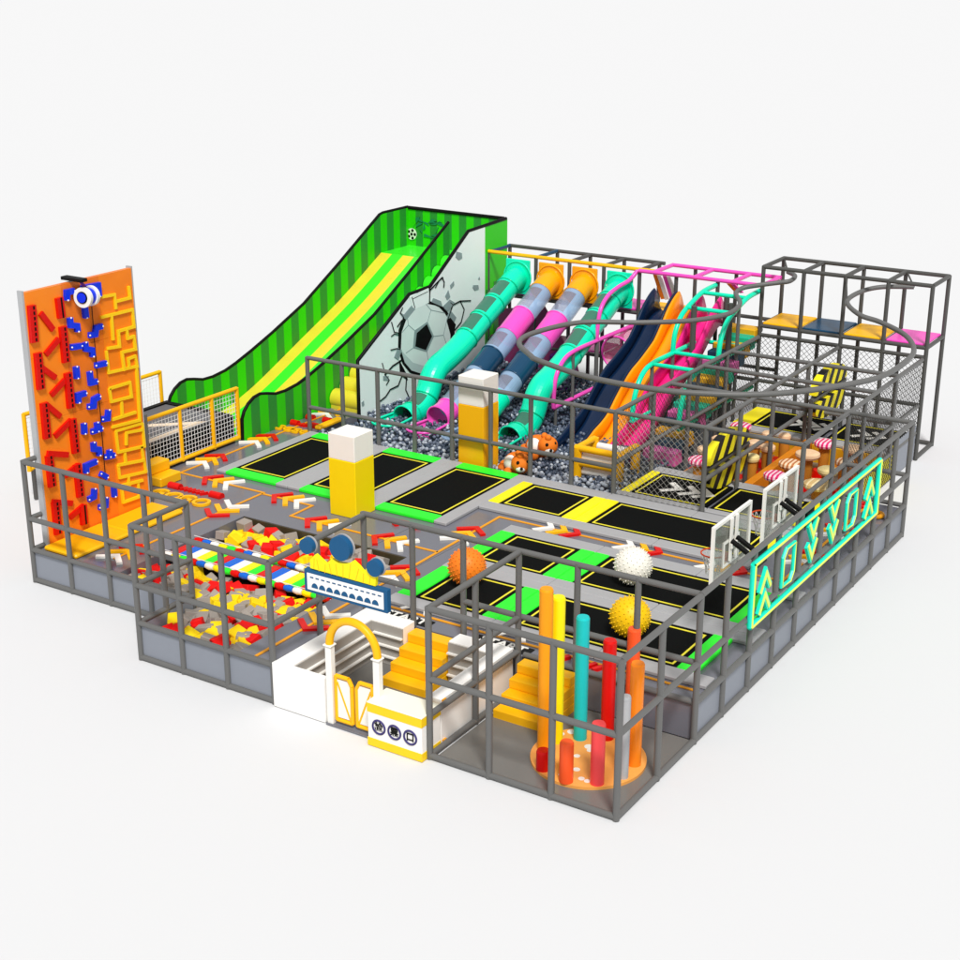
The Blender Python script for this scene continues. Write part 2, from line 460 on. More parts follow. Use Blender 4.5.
# frame behind the tube slides
BX = [-12.95, -11.48, -10.49, -9.5, -8.5, -7.5, -6.4]
posts = [(x, y, 0 if y > 18 else .05, 3.58) for x in BX for y in (17.25, 18.36)]
rails = span((BX[0], 18.36), (-8.35, 18.36), (3.58,))
for y in (17.25, 18.36): rails += span((BX[0], y), (-5.2, y), (2.5, 1.25))
for x in BX[2:5]: rails += span((x, 17.25), (x, 18.36), (3.58,))
sf = railing('slide_frame', 'dark tube frame holding the tube slide entry panels', posts, rails, m='dark_tube', cat='frame', r=.05)
T('rail', 'gold', [(BX[0] - .05, 17.25, 3.6), (-8.1, 17.25, 3.6)], .05, sf)
for x in BX[:2]: T('rail', 'navy_tube', [(x, 17.25, 3.58), (x, 18.36, 3.58)], .05, sf)
for i, m in enumerate(('pink', 'gold', 'navy_tube', 'pink', 'gold', 'navy_tube')):
    B('floor_panel', m, (BX[i] + .04, 17.3, 2.53), (BX[i + 1] - .04, 18.3, 2.6), sf, .02)
for i, m in enumerate(('dark_pink', 'dark_pink', 'pink', 'dark_pink', 'hot_pink', 'dark_pink')):
    B('lower_floor_panel', m, (BX[i] + .04, 17.3, 1.28), (BX[i + 1] - .04, 18.3, 1.34), sf, .02)

# pink guard rails
pk = thing('pink_guard', 'pink bent tube guard rails beside the navy slide', 'guard rail', (-8.7, 15.5, .9))
up = curve([(-8.55, 17.25, 3.58), (-8.65, 17.0, 3.36), (-8.7, 16.5, 3.27), (-8.7, 15.95, 3.14), (-8.7, 15.6, 2.85), (-8.7, 15.48, 2.4), (-8.7, 15.47, 2.15)])
T('rail', 'pink', up, .052, pk); T('rail', 'pink', curve([(-8.7, 17.4, 2.13), (-8.7, 15.6, 2.14), (-8.7, 14.4, 2.13), (-8.7, 13.85, 2.02), (-8.7, 13.5, 1.7), (-8.7, 13.4, 1.2), (-8.7, 13.4, .97)]), .052, pk)
T('rail', 'pink', [(-8.7, 13.4, .97), (-8.7, 15.5, .97)], .052, pk)
T('post', 'steel_tube', [(-8.7, 15.47, .05), (-8.7, 15.47, 2.1)], .052, pk); T('post', 'steel_tube', [(-8.7, 13.5, .05), (-8.7, 13.5, .95)], .04, pk)
T('post', 'steel_tube', [(-8.7, 14.3, .05), (-8.7, 14.3, 2.1)], .04, pk)
T('rail', 'pink', [(-8.12, 18.3, 3.58), (-5.2, 18.3, 3.58)], .05, pk); T('rail', 'pink', [(-8.5, 17.2, 3.58), (-5.2, 17.2, 3.58)], .05, pk)
for x in (-8.1, -7.0, -6.0, -5.25): T('rail', 'pink', [(x, 17.2, 3.58), (x, 18.3, 3.58)], .052, pk)
# cyan guard rails over the stairs
cg = thing('cyan_guard', 'cyan bent tube canopy over the striped soft stairs', 'guard rail', (-5.9, 15, .9))
for x, y0 in ((-6.44, 0), (-5.3, 0)):
    T('rail', 'cyan', curve([(x, 17.2, 3.45), (x, 16.5, 3.42), (x, 15.9, 3.28), (x, 15.35, 3.08), (x, 15.05, 2.75), (x, 14.97, 2.45), (x, 14.97, 2.25)]), .06, cg)
    T('rail', 'cyan', curve([(x, 17.1, 2.25), (x, 15, 2.26), (x, 13.9, 2.25), (x, 13.4, 2.1), (x, 13.1, 1.75), (x, 13.0, 1.4), (x, 12.98, 1.12)]), .06, cg)
    T('rail', 'cyan', [(x, 12.98, 1.12), (x, 17.1, 1.12)], .045, cg)
    for y, z in ((13.9, 2.2), (14.97, 2.2), (16.0, 3.3)): T('post', 'steel_tube', [(x, y, .06), (x, y, z)], .045, cg)
for y, z in ((16.5, 3.4), (15.6, 3.22), (14.97, 2.28), (13.9, 2.24), (16.4, 2.26)): T('crossbar', 'cyan', [(-6.44, y, z), (-5.3, y, z)], .05, cg)
for (x, y) in ((-6.0, 16.9), (-5.6, 16.2), (-6.2, 15.5)): T('post', 'dark_tube', [(x, y, .06), (x, y, 3.3)], .07, cg)

# zip line track
Zp = [(914, 287), (882, 287), (860, 292), (847, 302), (860, 315), (880, 322), (905, 335), (914, 350), (905, 362), (880, 377), (838, 386), (795, 392), (755, 394.5), (715, 394), (660, 390), (590, 377.5), (540, 361), (530, 355), (519, 342.5), (535, 332.5), (580, 322.5), (640, 322.5), (691, 320.6), (724.6, 315), (737, 308), (740, 302), (736, 293.5), (743, 288), (760, 285), (778, 282.7), (790, 281), (795, 276), (788, 272)]
zt = [3.83, 3.8, 3.72, 3.62, 3.52, 3.45] + [3.4] * 19 + [3.45, 3.52, 3.6, 3.68, 3.74, 3.78, 3.82, 3.84]
zl = thing('zip_track', 'dark winding zip line track above the slides', 'zip line', (-3.5, 10, 3.4))
zpts = [at(p[0], p[1], z=zz) for p, zz in zip(Zp, zt)]
T('track', 'steel_tube', curve(zpts, 5), .055, zl)
for p, q in ((zpts[0], (-2.2, 18.36, 4.05)), (zpts[3], (-3.2, 17.1, 4.05)), (zpts[-1], (-5.2, 18.36, 4.05))): T('hanger', 'dark_tube', [p, q], .02, zl, 6)
# ------------------------------------------------------------------ trampolines
def tramp(x0, x1, y0, y1, label, pads=(), z=.64, pad='green', group='trampolines set in the deck', chev=()):
    t = thing('trampoline', label, 'trampoline', ((x0 + x1) / 2, (y0 + y1) / 2, z - .04), group)
    B('bed', 'black_mat', (x0, y0, z - .04), (x1, y1, z + .012), t)
    g = .085; w = .035
    a, b, c, d = x0 + g, x1 - g, y0 + g, y1 - g
    mb = MB()
    mb.box((a, c, z + .008), (b, c + w, z + .018)); mb.box((a, d - w, z + .008), (b, d, z + .018))
    mb.box((a, c + w, z + .008), (a + w, d - w, z + .018)); mb.box((b - w, c + w, z + .008), (b, d - w, z + .018))
    mb.build('border_line', 'line_yellow', t)
    for (p, q, r_, s_) in pads: B('safety_pad', pad, (p + .004, r_ + .004, z - .04), (q - .004, s_ - .004, z + .035), t, .015)
    for (cx, cy) in chev:
        MB().strip([(cx - .22, cy + .28, z + .012), (cx + .08, cy, z + .012), (cx - .22, cy - .28, z + .012)], (0, 0, 1), .13, .008).build('arrow', 'white', t)
    return t

T1 = (-12.72, -11.35); T2 = (-10.73, -9.35); T3 = (-8.8, -7.4)
for (a, b), lb in zip((T1, T2, T3), ('trampoline with green end pads nearest the green slide', 'green-ended trampoline right behind the yellow and white pillar', 'green-ended trampoline before the second pillar and ball pit')):
    tramp(a, b, 6.82, 9.38, lb, [(a, b, 6.5, 6.82), (a, b, 9.38, 9.7)])
tramp(-6.85, -5.42, 7.99, 9.37, 'small square trampoline between two yellow pads', [(-7.1, -6.85, 7.99, 9.37), (-5.42, -5.14, 7.99, 9.37)], pad='yellow_pad')
tramp(-4.86, -1.66, 7.99, 9.37, 'long trampoline with yellow pads beside the basketball hoops', [(-5.14, -4.86, 7.99, 9.37), (-1.66, -1.36, 7.99, 9.37)], pad='yellow_pad')
tramp(-5.7, -4.29, 5.34, 6.77, 'square green-edged trampoline touching the sunken orange-lined path', [(-6.02, -5.7, 5.34, 6.77), (-4.29, -3.99, 5.34, 6.77)])
tramp(-3.69, -.76, 5.34, 6.77, 'long green-edged trampoline under the white knobbly ball', [(-3.99, -3.69, 5.34, 6.77), (-.76, -.42, 5.34, 6.77)])
tramp(-5.65, -4.28, 3.34, 4.74, 'square green-edged trampoline under the orange knobbly ball', [(-6.0, -5.65, 3.34, 4.74), (-4.28, -3.98, 3.34, 4.74)])
tramp(-3.67, -.74, 3.34, 4.74, 'long green-edged trampoline under the yellow knobbly ball', [(-3.98, -3.67, 3.34, 4.74), (-.74, -.4, 3.34, 4.74)])
tramp(-4.95, -3.3, 9.98, 11.42, 'netted trampoline with white arrows before the striped disc', [(-5.15, -4.95, 9.98, 11.42)], pad='yellow_pad', chev=[(-4.25, 10.7), (-3.85, 10.7), (-3.55, 10.7)])
tramp(-3.2, -1.66, 9.98, 11.42, 'plain black trampoline behind the far basketball board', [(-1.66, -1.34, 9.98, 11.42)], pad='yellow_pad')
tramp(-4.7, -3.0, 15.55, 17.0, 'far trampoline with white arrows and yellow end pad', [(-5.12, -4.7, 15.55, 17.0)], pad='yellow_pad', chev=[(-3.75, 16.3), (-3.4, 16.3), (-3.1, 16.3)])
tramp(-2.85, -1.4, 15.55, 17.0, 'far trampoline with white arrows in the netted corner', [(-1.4, -1.29, 15.55, 17.0)], pad='yellow_pad', chev=[(-2.2, 16.3), (-1.85, 16.3)])
B_ = lambda t, x0, x1, y0, y1: B('pad', 'pad_grey', (x0 + .004, y0 + .004, DZ), (x1 - .004, y1 - .004, .672), t, .015)
def platform(label, slabs, pads):
    t = thing('pad_platform', label, 'padded platform', ((slabs[0][0] + slabs[0][1]) / 2, slabs[0][2], DZ), 'grey padded trampoline platforms')
    for (a, b, c, d) in slabs: pass
    for p in pads: B_(t, *p)
    return t
def cut(x0, x1, n): return [(x0 + (x1 - x0) * i / n, x0 + (x1 - x0) * (i + 1) / n) for i in range(n)]
pa = [(-12.97, T1[0], 6.5, 9.7), (T3[1], -7.1, 6.5, 9.7)]
for (a, b) in ((T1[1], T2[0]), (T2[1], T3[0])): m_ = (a + b) / 2; pa += [(a, m_, 6.5, 9.7), (m_, b, 6.5, 9.7)]
platform('grey padding strips round the three green-ended trampolines', [(-12.97, -7.1, 6.5, 9.7)], pa)
pa = [(a, b, 7.64, 7.99) for a, b in ((-7.1, -5.14), (-5.14, -3.3), (-3.3, -1.36))] + [(a, b, 9.37, 9.72) for a, b in ((-7.1, -5.2), (-5.2, -3.3), (-3.3, -1.36))]
platform('grey padding strips round the yellow-padded trampolines', [(-7.1, -1.3, 7.6, 9.7)], pa)
pa = []
for (y0, y1) in ((6.77, 7.12), (5.04, 5.34), (4.74, 5.04), (3.0, 3.34)):
    pa += [(a, b, y0, y1) for a, b in ((-6.02, -3.99), (-3.99, -2.0), (-2.0, -.08))]
platform('grey padding strips round the four green-edged trampolines', [(-6, -.1, 3, 7)], pa)
pa = [(a, b, 11.42, 11.75) for a, b in ((-5.15, -3.22), (-3.22, -1.3))] + [(a, b, 9.79, 9.98) for a, b in ((-5.15, -3.22), (-3.22, -1.3))] + [(-5.15, -3.2, 15.2, 15.55), (-3.2, -1.3, 15.2, 15.55)]
platform('grey padding strips at both ends of the obstacle court', [(-5, -1, 9.8, 15)], pa)
# support under the court trampolines
tag(MB().box((-5.15, 9.75, .02), (-1.3, 11.75, .595)).box((-5.15, 15.2, .02), (-1.3, 17.0, .595)).build('court_deck', 'deck_grey'), kind='structure')

# ------------------------------------------------------------------ floor arrows, lines and lettering
DIR = {'+x': (1, 0), '-x': (-1, 0), '+y': (0, 1), '-y': (0, -1)}
GA = 'arrow trios on the deck'
def arrows(cx, cy, d, cols, label, step=.29):
    """first of cols lies at (cx, cy); the rest follow along the travel direction"""
    u = V((*DIR[d], 0)); w = V((-u.y, u.x, 0))
    t = thing('floor_arrows', label, 'floor arrows', (cx, cy, DZ), GA)
    for i, c in enumerate(cols):
        p = V((cx, cy, DZ + .002)) + u * (step * i)
        MB().strip([p - u * .24 + w * .3, p, p - u * .24 - w * .3], (0, 0, 1), .105, .045).build('chevron', {'w': 'white', 'y': 'gold', 'r': 'red'}[c], t)
arrows(-13.58, 6.8, '+y', 'wyr', 'arrow trio white, yellow, red along the netted yellow fence')
arrows(-12.29, 6.06, '-x', 'wyr', 'arrow trio at the front corner of the trampoline nearest the slide')
arrows(-11.28, 5.03, '-y', 'wyr', 'arrow trio between the orange GO GO and the foam pit')
arrows(-10.37, 6.0, '-x', 'wyr', 'arrow trio left of the yellow pillar above the pit corner')
arrows(-8.95, 5.3, '-x', 'wyr', 'arrow trio at the foot of the yellow and white pillar')
arrows(-7.33, 5.28, '-x', 'wyr', 'arrow trio right of the yellow pillar behind the crown sign')
arrows(-6.49, 3.9, '+y', 'wyr', 'arrow trio beside the crown sign and the orange ball')
arrows(-6.45, 2.0, '-y', 'wyr', 'arrow trio left of the white entrance wall')
arrows(-6.53, 6.12, '+y', 'wyr', 'arrow trio at the bend before the sunken path')
arrows(-5.33, 7.48, '+x', 'wyr', 'arrow trio on the sunken path before the small yellow-padded trampoline')
arrows(-3.62, 7.48, '+x', 'wyr', 'arrow trio half hidden behind the white knobbly ball')
arrows(-1.95, 7.46, '+x', 'wyr', 'arrow trio under the nearer basketball board')
arrows(-11.3, 2.0, '+y', 'wyr', 'arrow trio before the yellow mat of the climbing wall')
arrows(-13.58, 8.5, '+y', 'wyr', 'arrow trio at the foot of the green slide wall')
arrows(-13.58, 11.05, '+y', 'wy', 'arrow pair white and yellow before the yellow climbing rolls')
arrows(-.66, 8.5, '+y', 'wyr', 'arrow trio behind the nearer half of the neon sign')
arrows(-.66, 10.1, '+y', 'wyr', 'arrow trio behind the farther half of the neon sign')

ln = MB(); LZ = DZ + .003
def line(*pts): ln.strip([(p[0], p[1], LZ) for p in pts], (0, 0, 1), .055, .012)
line((-13.58, 16), (-13.58, 6.06), (-11.28, 6.06), (-11.28, 1.9)); line((-11.28, 6.0), (-9.97, 6.0), (-9.97, 5.33), (-6.5, 5.33)); line((-6.5, .25), (-6.5, 7.48), (-.66, 7.48), (-.66, 12.0)); line((-5.9, 2.9), (-.2, 2.9))
tag(ln.build('floor_line', 'line_orange'), 'thin orange guide line running round the grey deck', 'floor line')

def lettering(label, words, pills):
    t = thing('floor_lettering', label, 'lettering', (words[0][1], words[0][2], DZ))
    for w, x, y, s in words: text('word', w, s, 'gold', t, (x, y, DZ + .03), (1, 0, 0), (0, 1, 0), .05)
    for (x, y, L) in pills:
        if L > .1: MB().tube([(x - L / 2, y, DZ + .03), (x + L / 2, y, DZ + .03)], .085, 10).build('red_bar', 'red', t)
        else: MB().strip([(x - .05, y - .07, DZ + .002), (x + .05, y + .07, DZ + .002)], (0, 0, 1), .05, .06).build('red_tick', 'red', t)
    return t
lettering('orange GO GO lettering with red bars beside the climbing wall', [('GO', -12.82, 4.85, .5), ('GO', -12.1, 4.88, .5)], [(-13.02, 5.32, .3), (-11.93, 5.36, .3)] + [(-12.78 + .11 * i, 5.32, .05) for i in range(6)])
lettering('orange GO GO lettering with red bars beside the green slide wall', [('GO', -13.68, 9.6, .36), ('GO', -13.2, 9.6, .36)], [(-13.72, 10.05, .2), (-13.2, 10.12, .2), (-13.7, 10.6, .2), (-13.22, 10.62, .2)] + [(-13.54 + .08 * i, 10.05, .05) for i in range(3)])
def start(x, y, label):
    t = thing('start_marking', label, 'lettering', (x, y, DZ), 'START markings at the top of the stairs')
    B('strip', 'black', (x - .52, y - .12, DZ), (x + .52, y + .12, DZ + .012), t)
    text('word', 'START', .26, 'white', t, (x, y, DZ + .016), (1, 0, 0), (0, 1, 0), .01, 1.1)
    for (a, b) in (((x - .25, y + .22), (x, y + .62)), ((x, y + .62), (x + .25, y + .22))):
        MB().strip([(a[0], a[1], DZ + .02), (b[0], b[1], DZ + .02)], (0, 0, 1), .07, .02).build('pointer', 'white', t)
start(-5.35, 2.68, 'black START strip above the gated yellow stairs')
start(-3.45, 2.68, 'black START strip above the yellow stairs in the pillar cage')
rg = MB().tube([(-.32 + .13 * math.cos(2 * PI * k / 20), 11.45 + .13 * math.sin(2 * PI * k / 20), DZ + .05) for k in range(20)], .05, 8, closed=True)
tag(rg.build('throw_ring', 'line_orange'), 'orange ring lying at the far end of the railed walkway', 'ring')
rg = MB().tube([(-.7 + .1 * math.cos(2 * PI * k / 16), 11.85 + .1 * math.sin(2 * PI * k / 16), DZ + .045) for k in range(16)], .045, 8, closed=True)
tag(rg.build('throw_ring', 'red'), 'small red ring beyond the orange ring', 'ring')
for i, (x, y) in enumerate(((-8.0, 6.2), (-7.55, 6.05), (-7.9, 6.0))): 
    a = i * 1.1
    tag(MB().strip([(x, y, DZ), (x + .22 * math.cos(a), y + .2 * math.sin(a) * .5, DZ)], (0, 0, 1), .09, .05).build('floor_dash', 'red'), ('short red dash nearest the yellow pillar', 'short red dash farthest right behind the fence corner', 'short red dash between two other red dashes')[i], 'floor mark', 'red dashes behind the crown sign')
for i, x in enumerate((-2.6, -2.42, -1.95, -1.8)):
    tag(MB().strip([(x, 2.62, DZ), (x + .1, 2.84, DZ)], (0, 0, 1), .07, .06).build('floor_dash', 'red'), 'short red dash behind the amber and lemon pillars', 'floor mark', 'red dashes behind the pillars')

# ------------------------------------------------------------------ climbing wall
PX = -12.70
ct = thing('climbing_wall', 'tall orange climbing wall with red, blue and yellow holds', 'climbing wall', (PX - .08, 2.97, DZ))
yb = [1.68, 2.52, 3.42, 4.26]
for i, m in enumerate(('orange', 'orange_c', 'orange_b')):
    for k in range(4):
        z0 = .6 + 4.79 * k / 4; z1 = .6 + 4.79 * (k + 1) / 4
        B('board', m, (PX - .1, yb[i] + .002, z0 + .002), (PX, yb[i + 1] - .002, z1 - .002), ct)
for y in (1.64, 4.26): B('frame_edge', 'grey_pole', (PX - .14, y, .6), (PX - .01, y + .04, 5.42), ct)
def pz(zx, zy, x=PX): p = at(10 + zx / 4, 260 + zy / 4, x=x); return (x, p.y, p.z)
red = [((80, 180), (92, 328)), ((190, 150), (200, 230)), ((205, 265), (218, 408)), ((105, 370), (118, 515)), ((225, 450), (238, 590)), ((130, 570), (143, 712)), ((243, 635), (258, 770)), ((150, 780), (163, 905)), ((262, 815), (276, 945)), ((175, 965), (187, 1095)), ((285, 980), (292, 1055))]
redd = [((118, 212), (168, 278)), ((190, 315), (138, 378)), ((115, 425), (178, 470)), ((215, 480), (160, 540)), ((138, 575), (197, 625)), ((240, 640), (175, 705)), ((145, 773), (228, 778)), ((268, 820), (215, 862)), ((165, 967), (245, 972)), ((290, 982), (235, 1030))]
for a, b in red:
    h = MB().strip([pz(*a), pz(*b)], (1, 0, 0), .155, .07)
    o = h.build('red_hold', 'red', ct)
    mb = MB()
    for k in range(7):
        f = (k + .5) / 7; q = V(pz(a[0] + (b[0] - a[0]) * f, a[1] + (b[1] - a[1]) * f)) + V((.071, .02, 0))
        mb.box(q - V((.004, .018, .03)), q + V((.004, .018, .03)))
    mb.build('slot', 'black', o)
for a, b in redd: MB().strip([pz(*a), pz(*b)], (1, 0, 0), .105, .052).build('red_hold', 'red', ct)
blue = ['222,160 222,128 250,122', '280,112 346,100 350,145', '292,180 298,230', '234,230 237,260 263,262 265,285', '362,263 338,270 335,296 310,300', '238,348 278,342', '295,328 298,355 322,358 325,385', '335,421 378,411', '258,425 262,472', '313,445 318,490 342,484', '268,570 266,540 297,531', '352,544 330,556 328,582 306,586', '388,598 385,632 362,636', '290,652 292,694', '342,648 345,684', '320,686 362,672', '328,728 330,755 350,756 352,780', '392,758 393,786', '373,787 412,779', '300,850 298,822 340,804', '356,853 382,868', '410,905 413,945', '332,913 330,945 308,957', '378,948 376,980 350,989']
for bi, s_ in enumerate(blue):
    pts = [tuple(map(float, q.split(','))) for q in s_.split()]
    o = MB().strip([pz(*p) for p in pts], (1, 0, 0), .105, .066 + .004 * (bi % 3)).build('blue_hold', 'blue', ct)
    mb = MB()
    for p in (pts[0], pts[-1]): mb.ball(V(pz(*p)) + V((.07, 0, 0)), .018, 8, 5)
    mb.build('bolt', 'white', o)
maze = ['360,148 415,138 421,196', '418,166 477,151 471,104', '360,229 486,198 493,266 430,284 435,345 386,353', '402,222 409,320', '462,274 467,313 491,305 498,356 444,368 454,442', '382,363 392,450 506,424 497,384 470,395 474,425', '394,514 476,489 483,546 402,566 394,514', '502,425 516,640 404,668', '442,566 447,630', '405,638 500,608', '418,684 526,652', '420,684 430,768 535,744 526,652', '462,740 462,690 528,678', '455,770 460,812', '428,820 532,800', '430,820 436,870 542,846', '522,745 532,800 542,850', '470,866 474,905', '440,902 528,880', '442,902 450,968 512,946', '508,880 515,950']
for mi_, s_ in enumerate(maze):
    MB().strip([pz(*map(float, q.split(','))) for q in s_.split()], (1, 0, 0), .054, .036 + .0022 * (mi_ % 5)).build('maze_ridge', 'yellow', ct)
T('safety_rope', 'black', [V(pz(322, 180)) + V((.03, 0, 0)), V(pz(378, 880)) + V((.03, 0, 0))], .008, ct, 6)
# belay device hanging from the top of the wall
bd = thing('belay_reel', 'blue and white belay reel at the top of the climbing wall', 'belay device', (PX + .25, 2.72, 4.95))
q = V(pz(308, 146, PX + .22))
def disc(c, r, h, name, m, par, axis=V((.75, -.66, 0))):
    axis = axis.normalized()
    MB().tube([V(c) - axis * h / 2, V(c) + axis * h / 2], r, 28).build(name, m, par)
ax = V((.2, -.97, .05)).normalized()
disc(q, .15, .16, 'drum', 'blue', bd, ax)
for s_ in (-1, 1): disc(q + ax * .11 * s_, .185, .07, 'flange', 'white', bd, ax)
disc(q + ax * .15, .11, .02, 'hub_ring', 'black', bd, ax); disc(q + ax * .163, .09, .02, 'hub', 'blue', bd, ax)
B('bracket', 'black', (PX - .2, q.y - .2, 5.42), (PX + .32, q.y - .05, 5.48), bd); T('strap', 'purple', [q + V((0, 0, .15)), (PX + .2, q.y - .12, 5.43)], .03, bd)
# mats at the foot
mt = thing('crash_mat', 'yellow crash mat at the foot of the climbing wall', 'mat', (-12.28, 3, DZ))
B('mat', 'gold', (-12.68, 1.5, DZ), (-11.83, 2.9, DZ + .09), mt, .03); B('mat', 'gold', (-12.68, 2.9, DZ), (-11.83, 4.3, DZ + .09), mt, .03)
tag(MB().rbox((-12.1, 3.45, DZ), (-11.95, 4.45, DZ + .13), .04).build('edge_bar', 'gold'), 'yellow padded bar on the deck beside the crash mat', 'padded bar')
tag(MB().rbox((-13.1, 9.98, DZ), (-12.92, 10.85, DZ + .1), .03).build('edge_bar', 'gold'), 'yellow padded bar at the corner of the ball pit fence', 'padded bar')
st = thing('small_steps', 'small yellow steps against the netted yellow fence', 'steps', (-13.7, 5.4, DZ))
B('step', 'gold', (-13.9, 5.15, DZ), (-13.25, 5.75, DZ + .2), st, .02); B('step', 'gold', (-13.9, 5.15, DZ + .2), (-13.55, 5.75, DZ + .42), st, .02)
# yellow fences
def yfence(x, ys_, label, zt_=1.86):
    t = thing('yellow_fence', label, 'fence', (x, ys_[0], DZ), 'yellow netted fences round the landing box')
    for y in ys_: T('post', 'gold', [(x, y, DZ + .06), (x, y, zt_)], .048, t)
    for z in (.7, zt_ - .02): T('rail', 'gold', [(x, ys_[0], z), (x, ys_[-1], z)], .048, t)
    net('net', 'net_white', t, (x, ys_[0], .72), (0, 1, 0), (0, 0, 1), ys_[-1] - ys_[0], 1.1, .095, .006, diag=False)
    return t
yfence(-13.97, (5.5, 6.55, 7.55, 8.38), 'yellow fence with white netting right of the climbing wall')
fb_ = yfence(-16.22, (4.3, 5.7, 7.0, 8.3), 'yellow fence with white netting showing behind the climbing wall', 1.93)
for y in (4.4, 5.2): T('lower_post', 'dark_tube', [(-16.22, y, .02), (-16.22, y, .7)], .05, fb_)
T('lower_rail', 'dark_tube', [(-16.22, 4.4, .3), (-16.22, 5.6, .3)], .045, fb_)
# landing box
lb = thing('landing_box', 'dark landing box with cream stripes at the slide foot', 'landing mat', (-15.1, 5.6, 0))
B('body', 'black_mat', (-16.12, 5.4, 0.0), (-14.08, 8.36, 1.16), lb)
B('top', 'pad_dark', (-16.0, 5.52, 1.16), (-14.2, 8.2, 1.2), lb, .03)
mb = MB().box((-16.12, 5.4, 1.16), (-16.0, 8.36, 1.23)).box((-14.2, 5.4, 1.16), (-14.08, 8.36, 1.205)).box((-16.0, 8.2, 1.16), (-14.2, 8.36, 1.22)).box((-16.0, 5.4, 1.16), (-14.2, 5.52, 1.22)); mb.build('rim', 'black', lb)
for pts in ([(-14.32, 5.6), (-14.35, 7.5), (-15.2, 6.7)], [(-15.2, 6.7), (-14.75, 6.2), (-15.3, 5.6)]): MB().strip([(p[0], p[1], 1.2) for p in pts], (0, 0, 1), .17, .012).build('stripe', 'cream_line', lb)
MB().strip([(-14.105, 5.4, .2), (-14.105, 8.3, .2)], (1, 0, 0), .06, .03).build('skirt_seam', 'pad_dark', lb)
# ------------------------------------------------------------------ big green slide
gs = thing('big_slide', 'big green slide with striped walls and a football mural', 'slide', (-14.9, 13.3, 0))
YT = [(8.4, .62), (8.42, 1.12), (8.5, 1.28), (8.65, 1.42), (8.85, 1.52), (9.06, 1.55), (9.3, 1.5), (9.6, 1.42), (9.95, 1.41), (10.4, 1.46), (10.8, 1.56), (11.4, 1.75), (12.2, 2.03), (13.46, 2.52), (15, 3.33), (16.8, 4.33)]
def interp(tab, y):
    for (a, za), (b, zb) in zip(tab, tab[1:]):
        if y <= b: return za + (zb - za) * max(0, (y - a)) / (b - a)
    return tab[-1][1]
def swall(name, x, th, tab, y0, y1, zb, step=.3):
    mb = MB(); y = y0; i = 0
    brk = sorted(set([y0, y1] + [a for a, _ in tab if y0 < a < y1] + [y0 + step * k for k in range(1, int((y1 - y0) / step) + 1)]))
    for a, b in zip(brk, brk[1:]):
        if b - a < 1e-4: continue
        mi = int(((a + b) / 2 - y0) / step) % 2
        za, zb_ = interp(tab, a), interp(tab, b)
        P = [(x, a, zb), (x, b, zb), (x, b, zb_), (x, a, za)]
        q = [(p[0] + th, p[1], p[2]) for p in P]
        mb.add(P, [(3, 2, 1, 0)], mi); mb.add(q, [(0, 1, 2, 3)], mi)
        mb.add([P[3], P[2], q[2], q[3]], [(0, 1, 2, 3)], mi); mb.add([P[0], P[1], q[1], q[0]], [(3, 2, 1, 0)], mi)
    mb.add([(x, y1, zb), (x + th, y1, zb), (x + th, y1, interp(tab, y1)), (x, y1, interp(tab, y1))], [(3, 2, 1, 0)], 0)
    mb.add([(x, y0, zb), (x + th, y0, zb), (x + th, y0, interp(tab, y0)), (x, y0, interp(tab, y0))], [(0, 1, 2, 3)], 0)
    w = mb.build(name, ['turf_light', 'turf_dark'], gs)
    MB().tube([(x + th / 2, a, z + .01) for a, z in tab if y0 <= a <= y1], .04, 8).build('edge_trim', 'black', w)
    return w
far = YT + [(16.95, 4.36), (18.12, 4.36)]
swall('side_wall', -16.16, .06, far, 8.4, 18.12, .05)
swall('divider_wall', -13.92, .06, YT, 8.4, 16.8, .6)
# back wall
mb = MB(); n = 13
for i in range(n):
    x0 = -16.1 + 3.1 * i / n; x1 = -16.1 + 3.1 * (i + 1) / n
    mb.box((x0, 18.12, .05), (x1, 18.18, 4.33), i % 2)
bw = mb.build('back_wall', ['turf_light', 'turf_dark'], gs)
T('edge_trim', 'black', [(-16.16, 18.13, 4.35), (-13.0, 18.13, 4.33)], .05, bw)
def xz(px_, py_): p = at(px_, py_, y=18.115); return p
cpt = xz(412, 234)
MB().tube([cpt, cpt + V((0, -.02, 0))], .16, 20).build('printed_football', 'white', bw)
mb = MB()
for k in range(6):
    a = 2 * PI * k / 5; r_ = .11 if k < 5 else 0
    mb.tube([cpt + V((r_ * math.cos(a), -.021, r_ * math.sin(a))), cpt + V((r_ * math.cos(a), -.026, r_ * math.sin(a)))], .045, 6)
mb.build('football_patch', 'black', bw)
mb = MB()
for k in range(16): 
    p = xz(428 + random.uniform(-12, 22), 228 + random.uniform(-9, 8)); mb.prism([p + V((random.uniform(-.22, .22), 0, random.uniform(-.14, .14))) for _ in range(3)], (0, -.012 - k * .001, 0))
mb.build('paint_splash', mat('splash_green', (26, 130, 84), .5), bw)
# bed
bed = [(8.42, .5), (9.4, .47), (10.28, .53), (10.95, .72), (11.68, .98), (13.22, 1.63), (14.93, 2.36), (16.8, 3.31)]
xsb = [-16.1 + 2.18 * k / 6 for k in range(7)]
bp = curve([(0, a, b) for a, b in bed], 5); mb = MB()
for k in range(6):
    vs = []
    for p in bp: vs += [(xsb[k], p.y, p.z), (xsb[k + 1], p.y, p.z)]
    mb.add(vs, [(2 * i, 2 * i + 1, 2 * i + 3, 2 * i + 2) for i in range(len(bp) - 1)], k % 2, True)
mb.build('slide_bed', ['slide_yellow', 'slide_green'], gs)
B('top_platform', 'slide_green', (-16.1, 16.8, 3.2), (-13.0, 18.12, 3.31), gs)
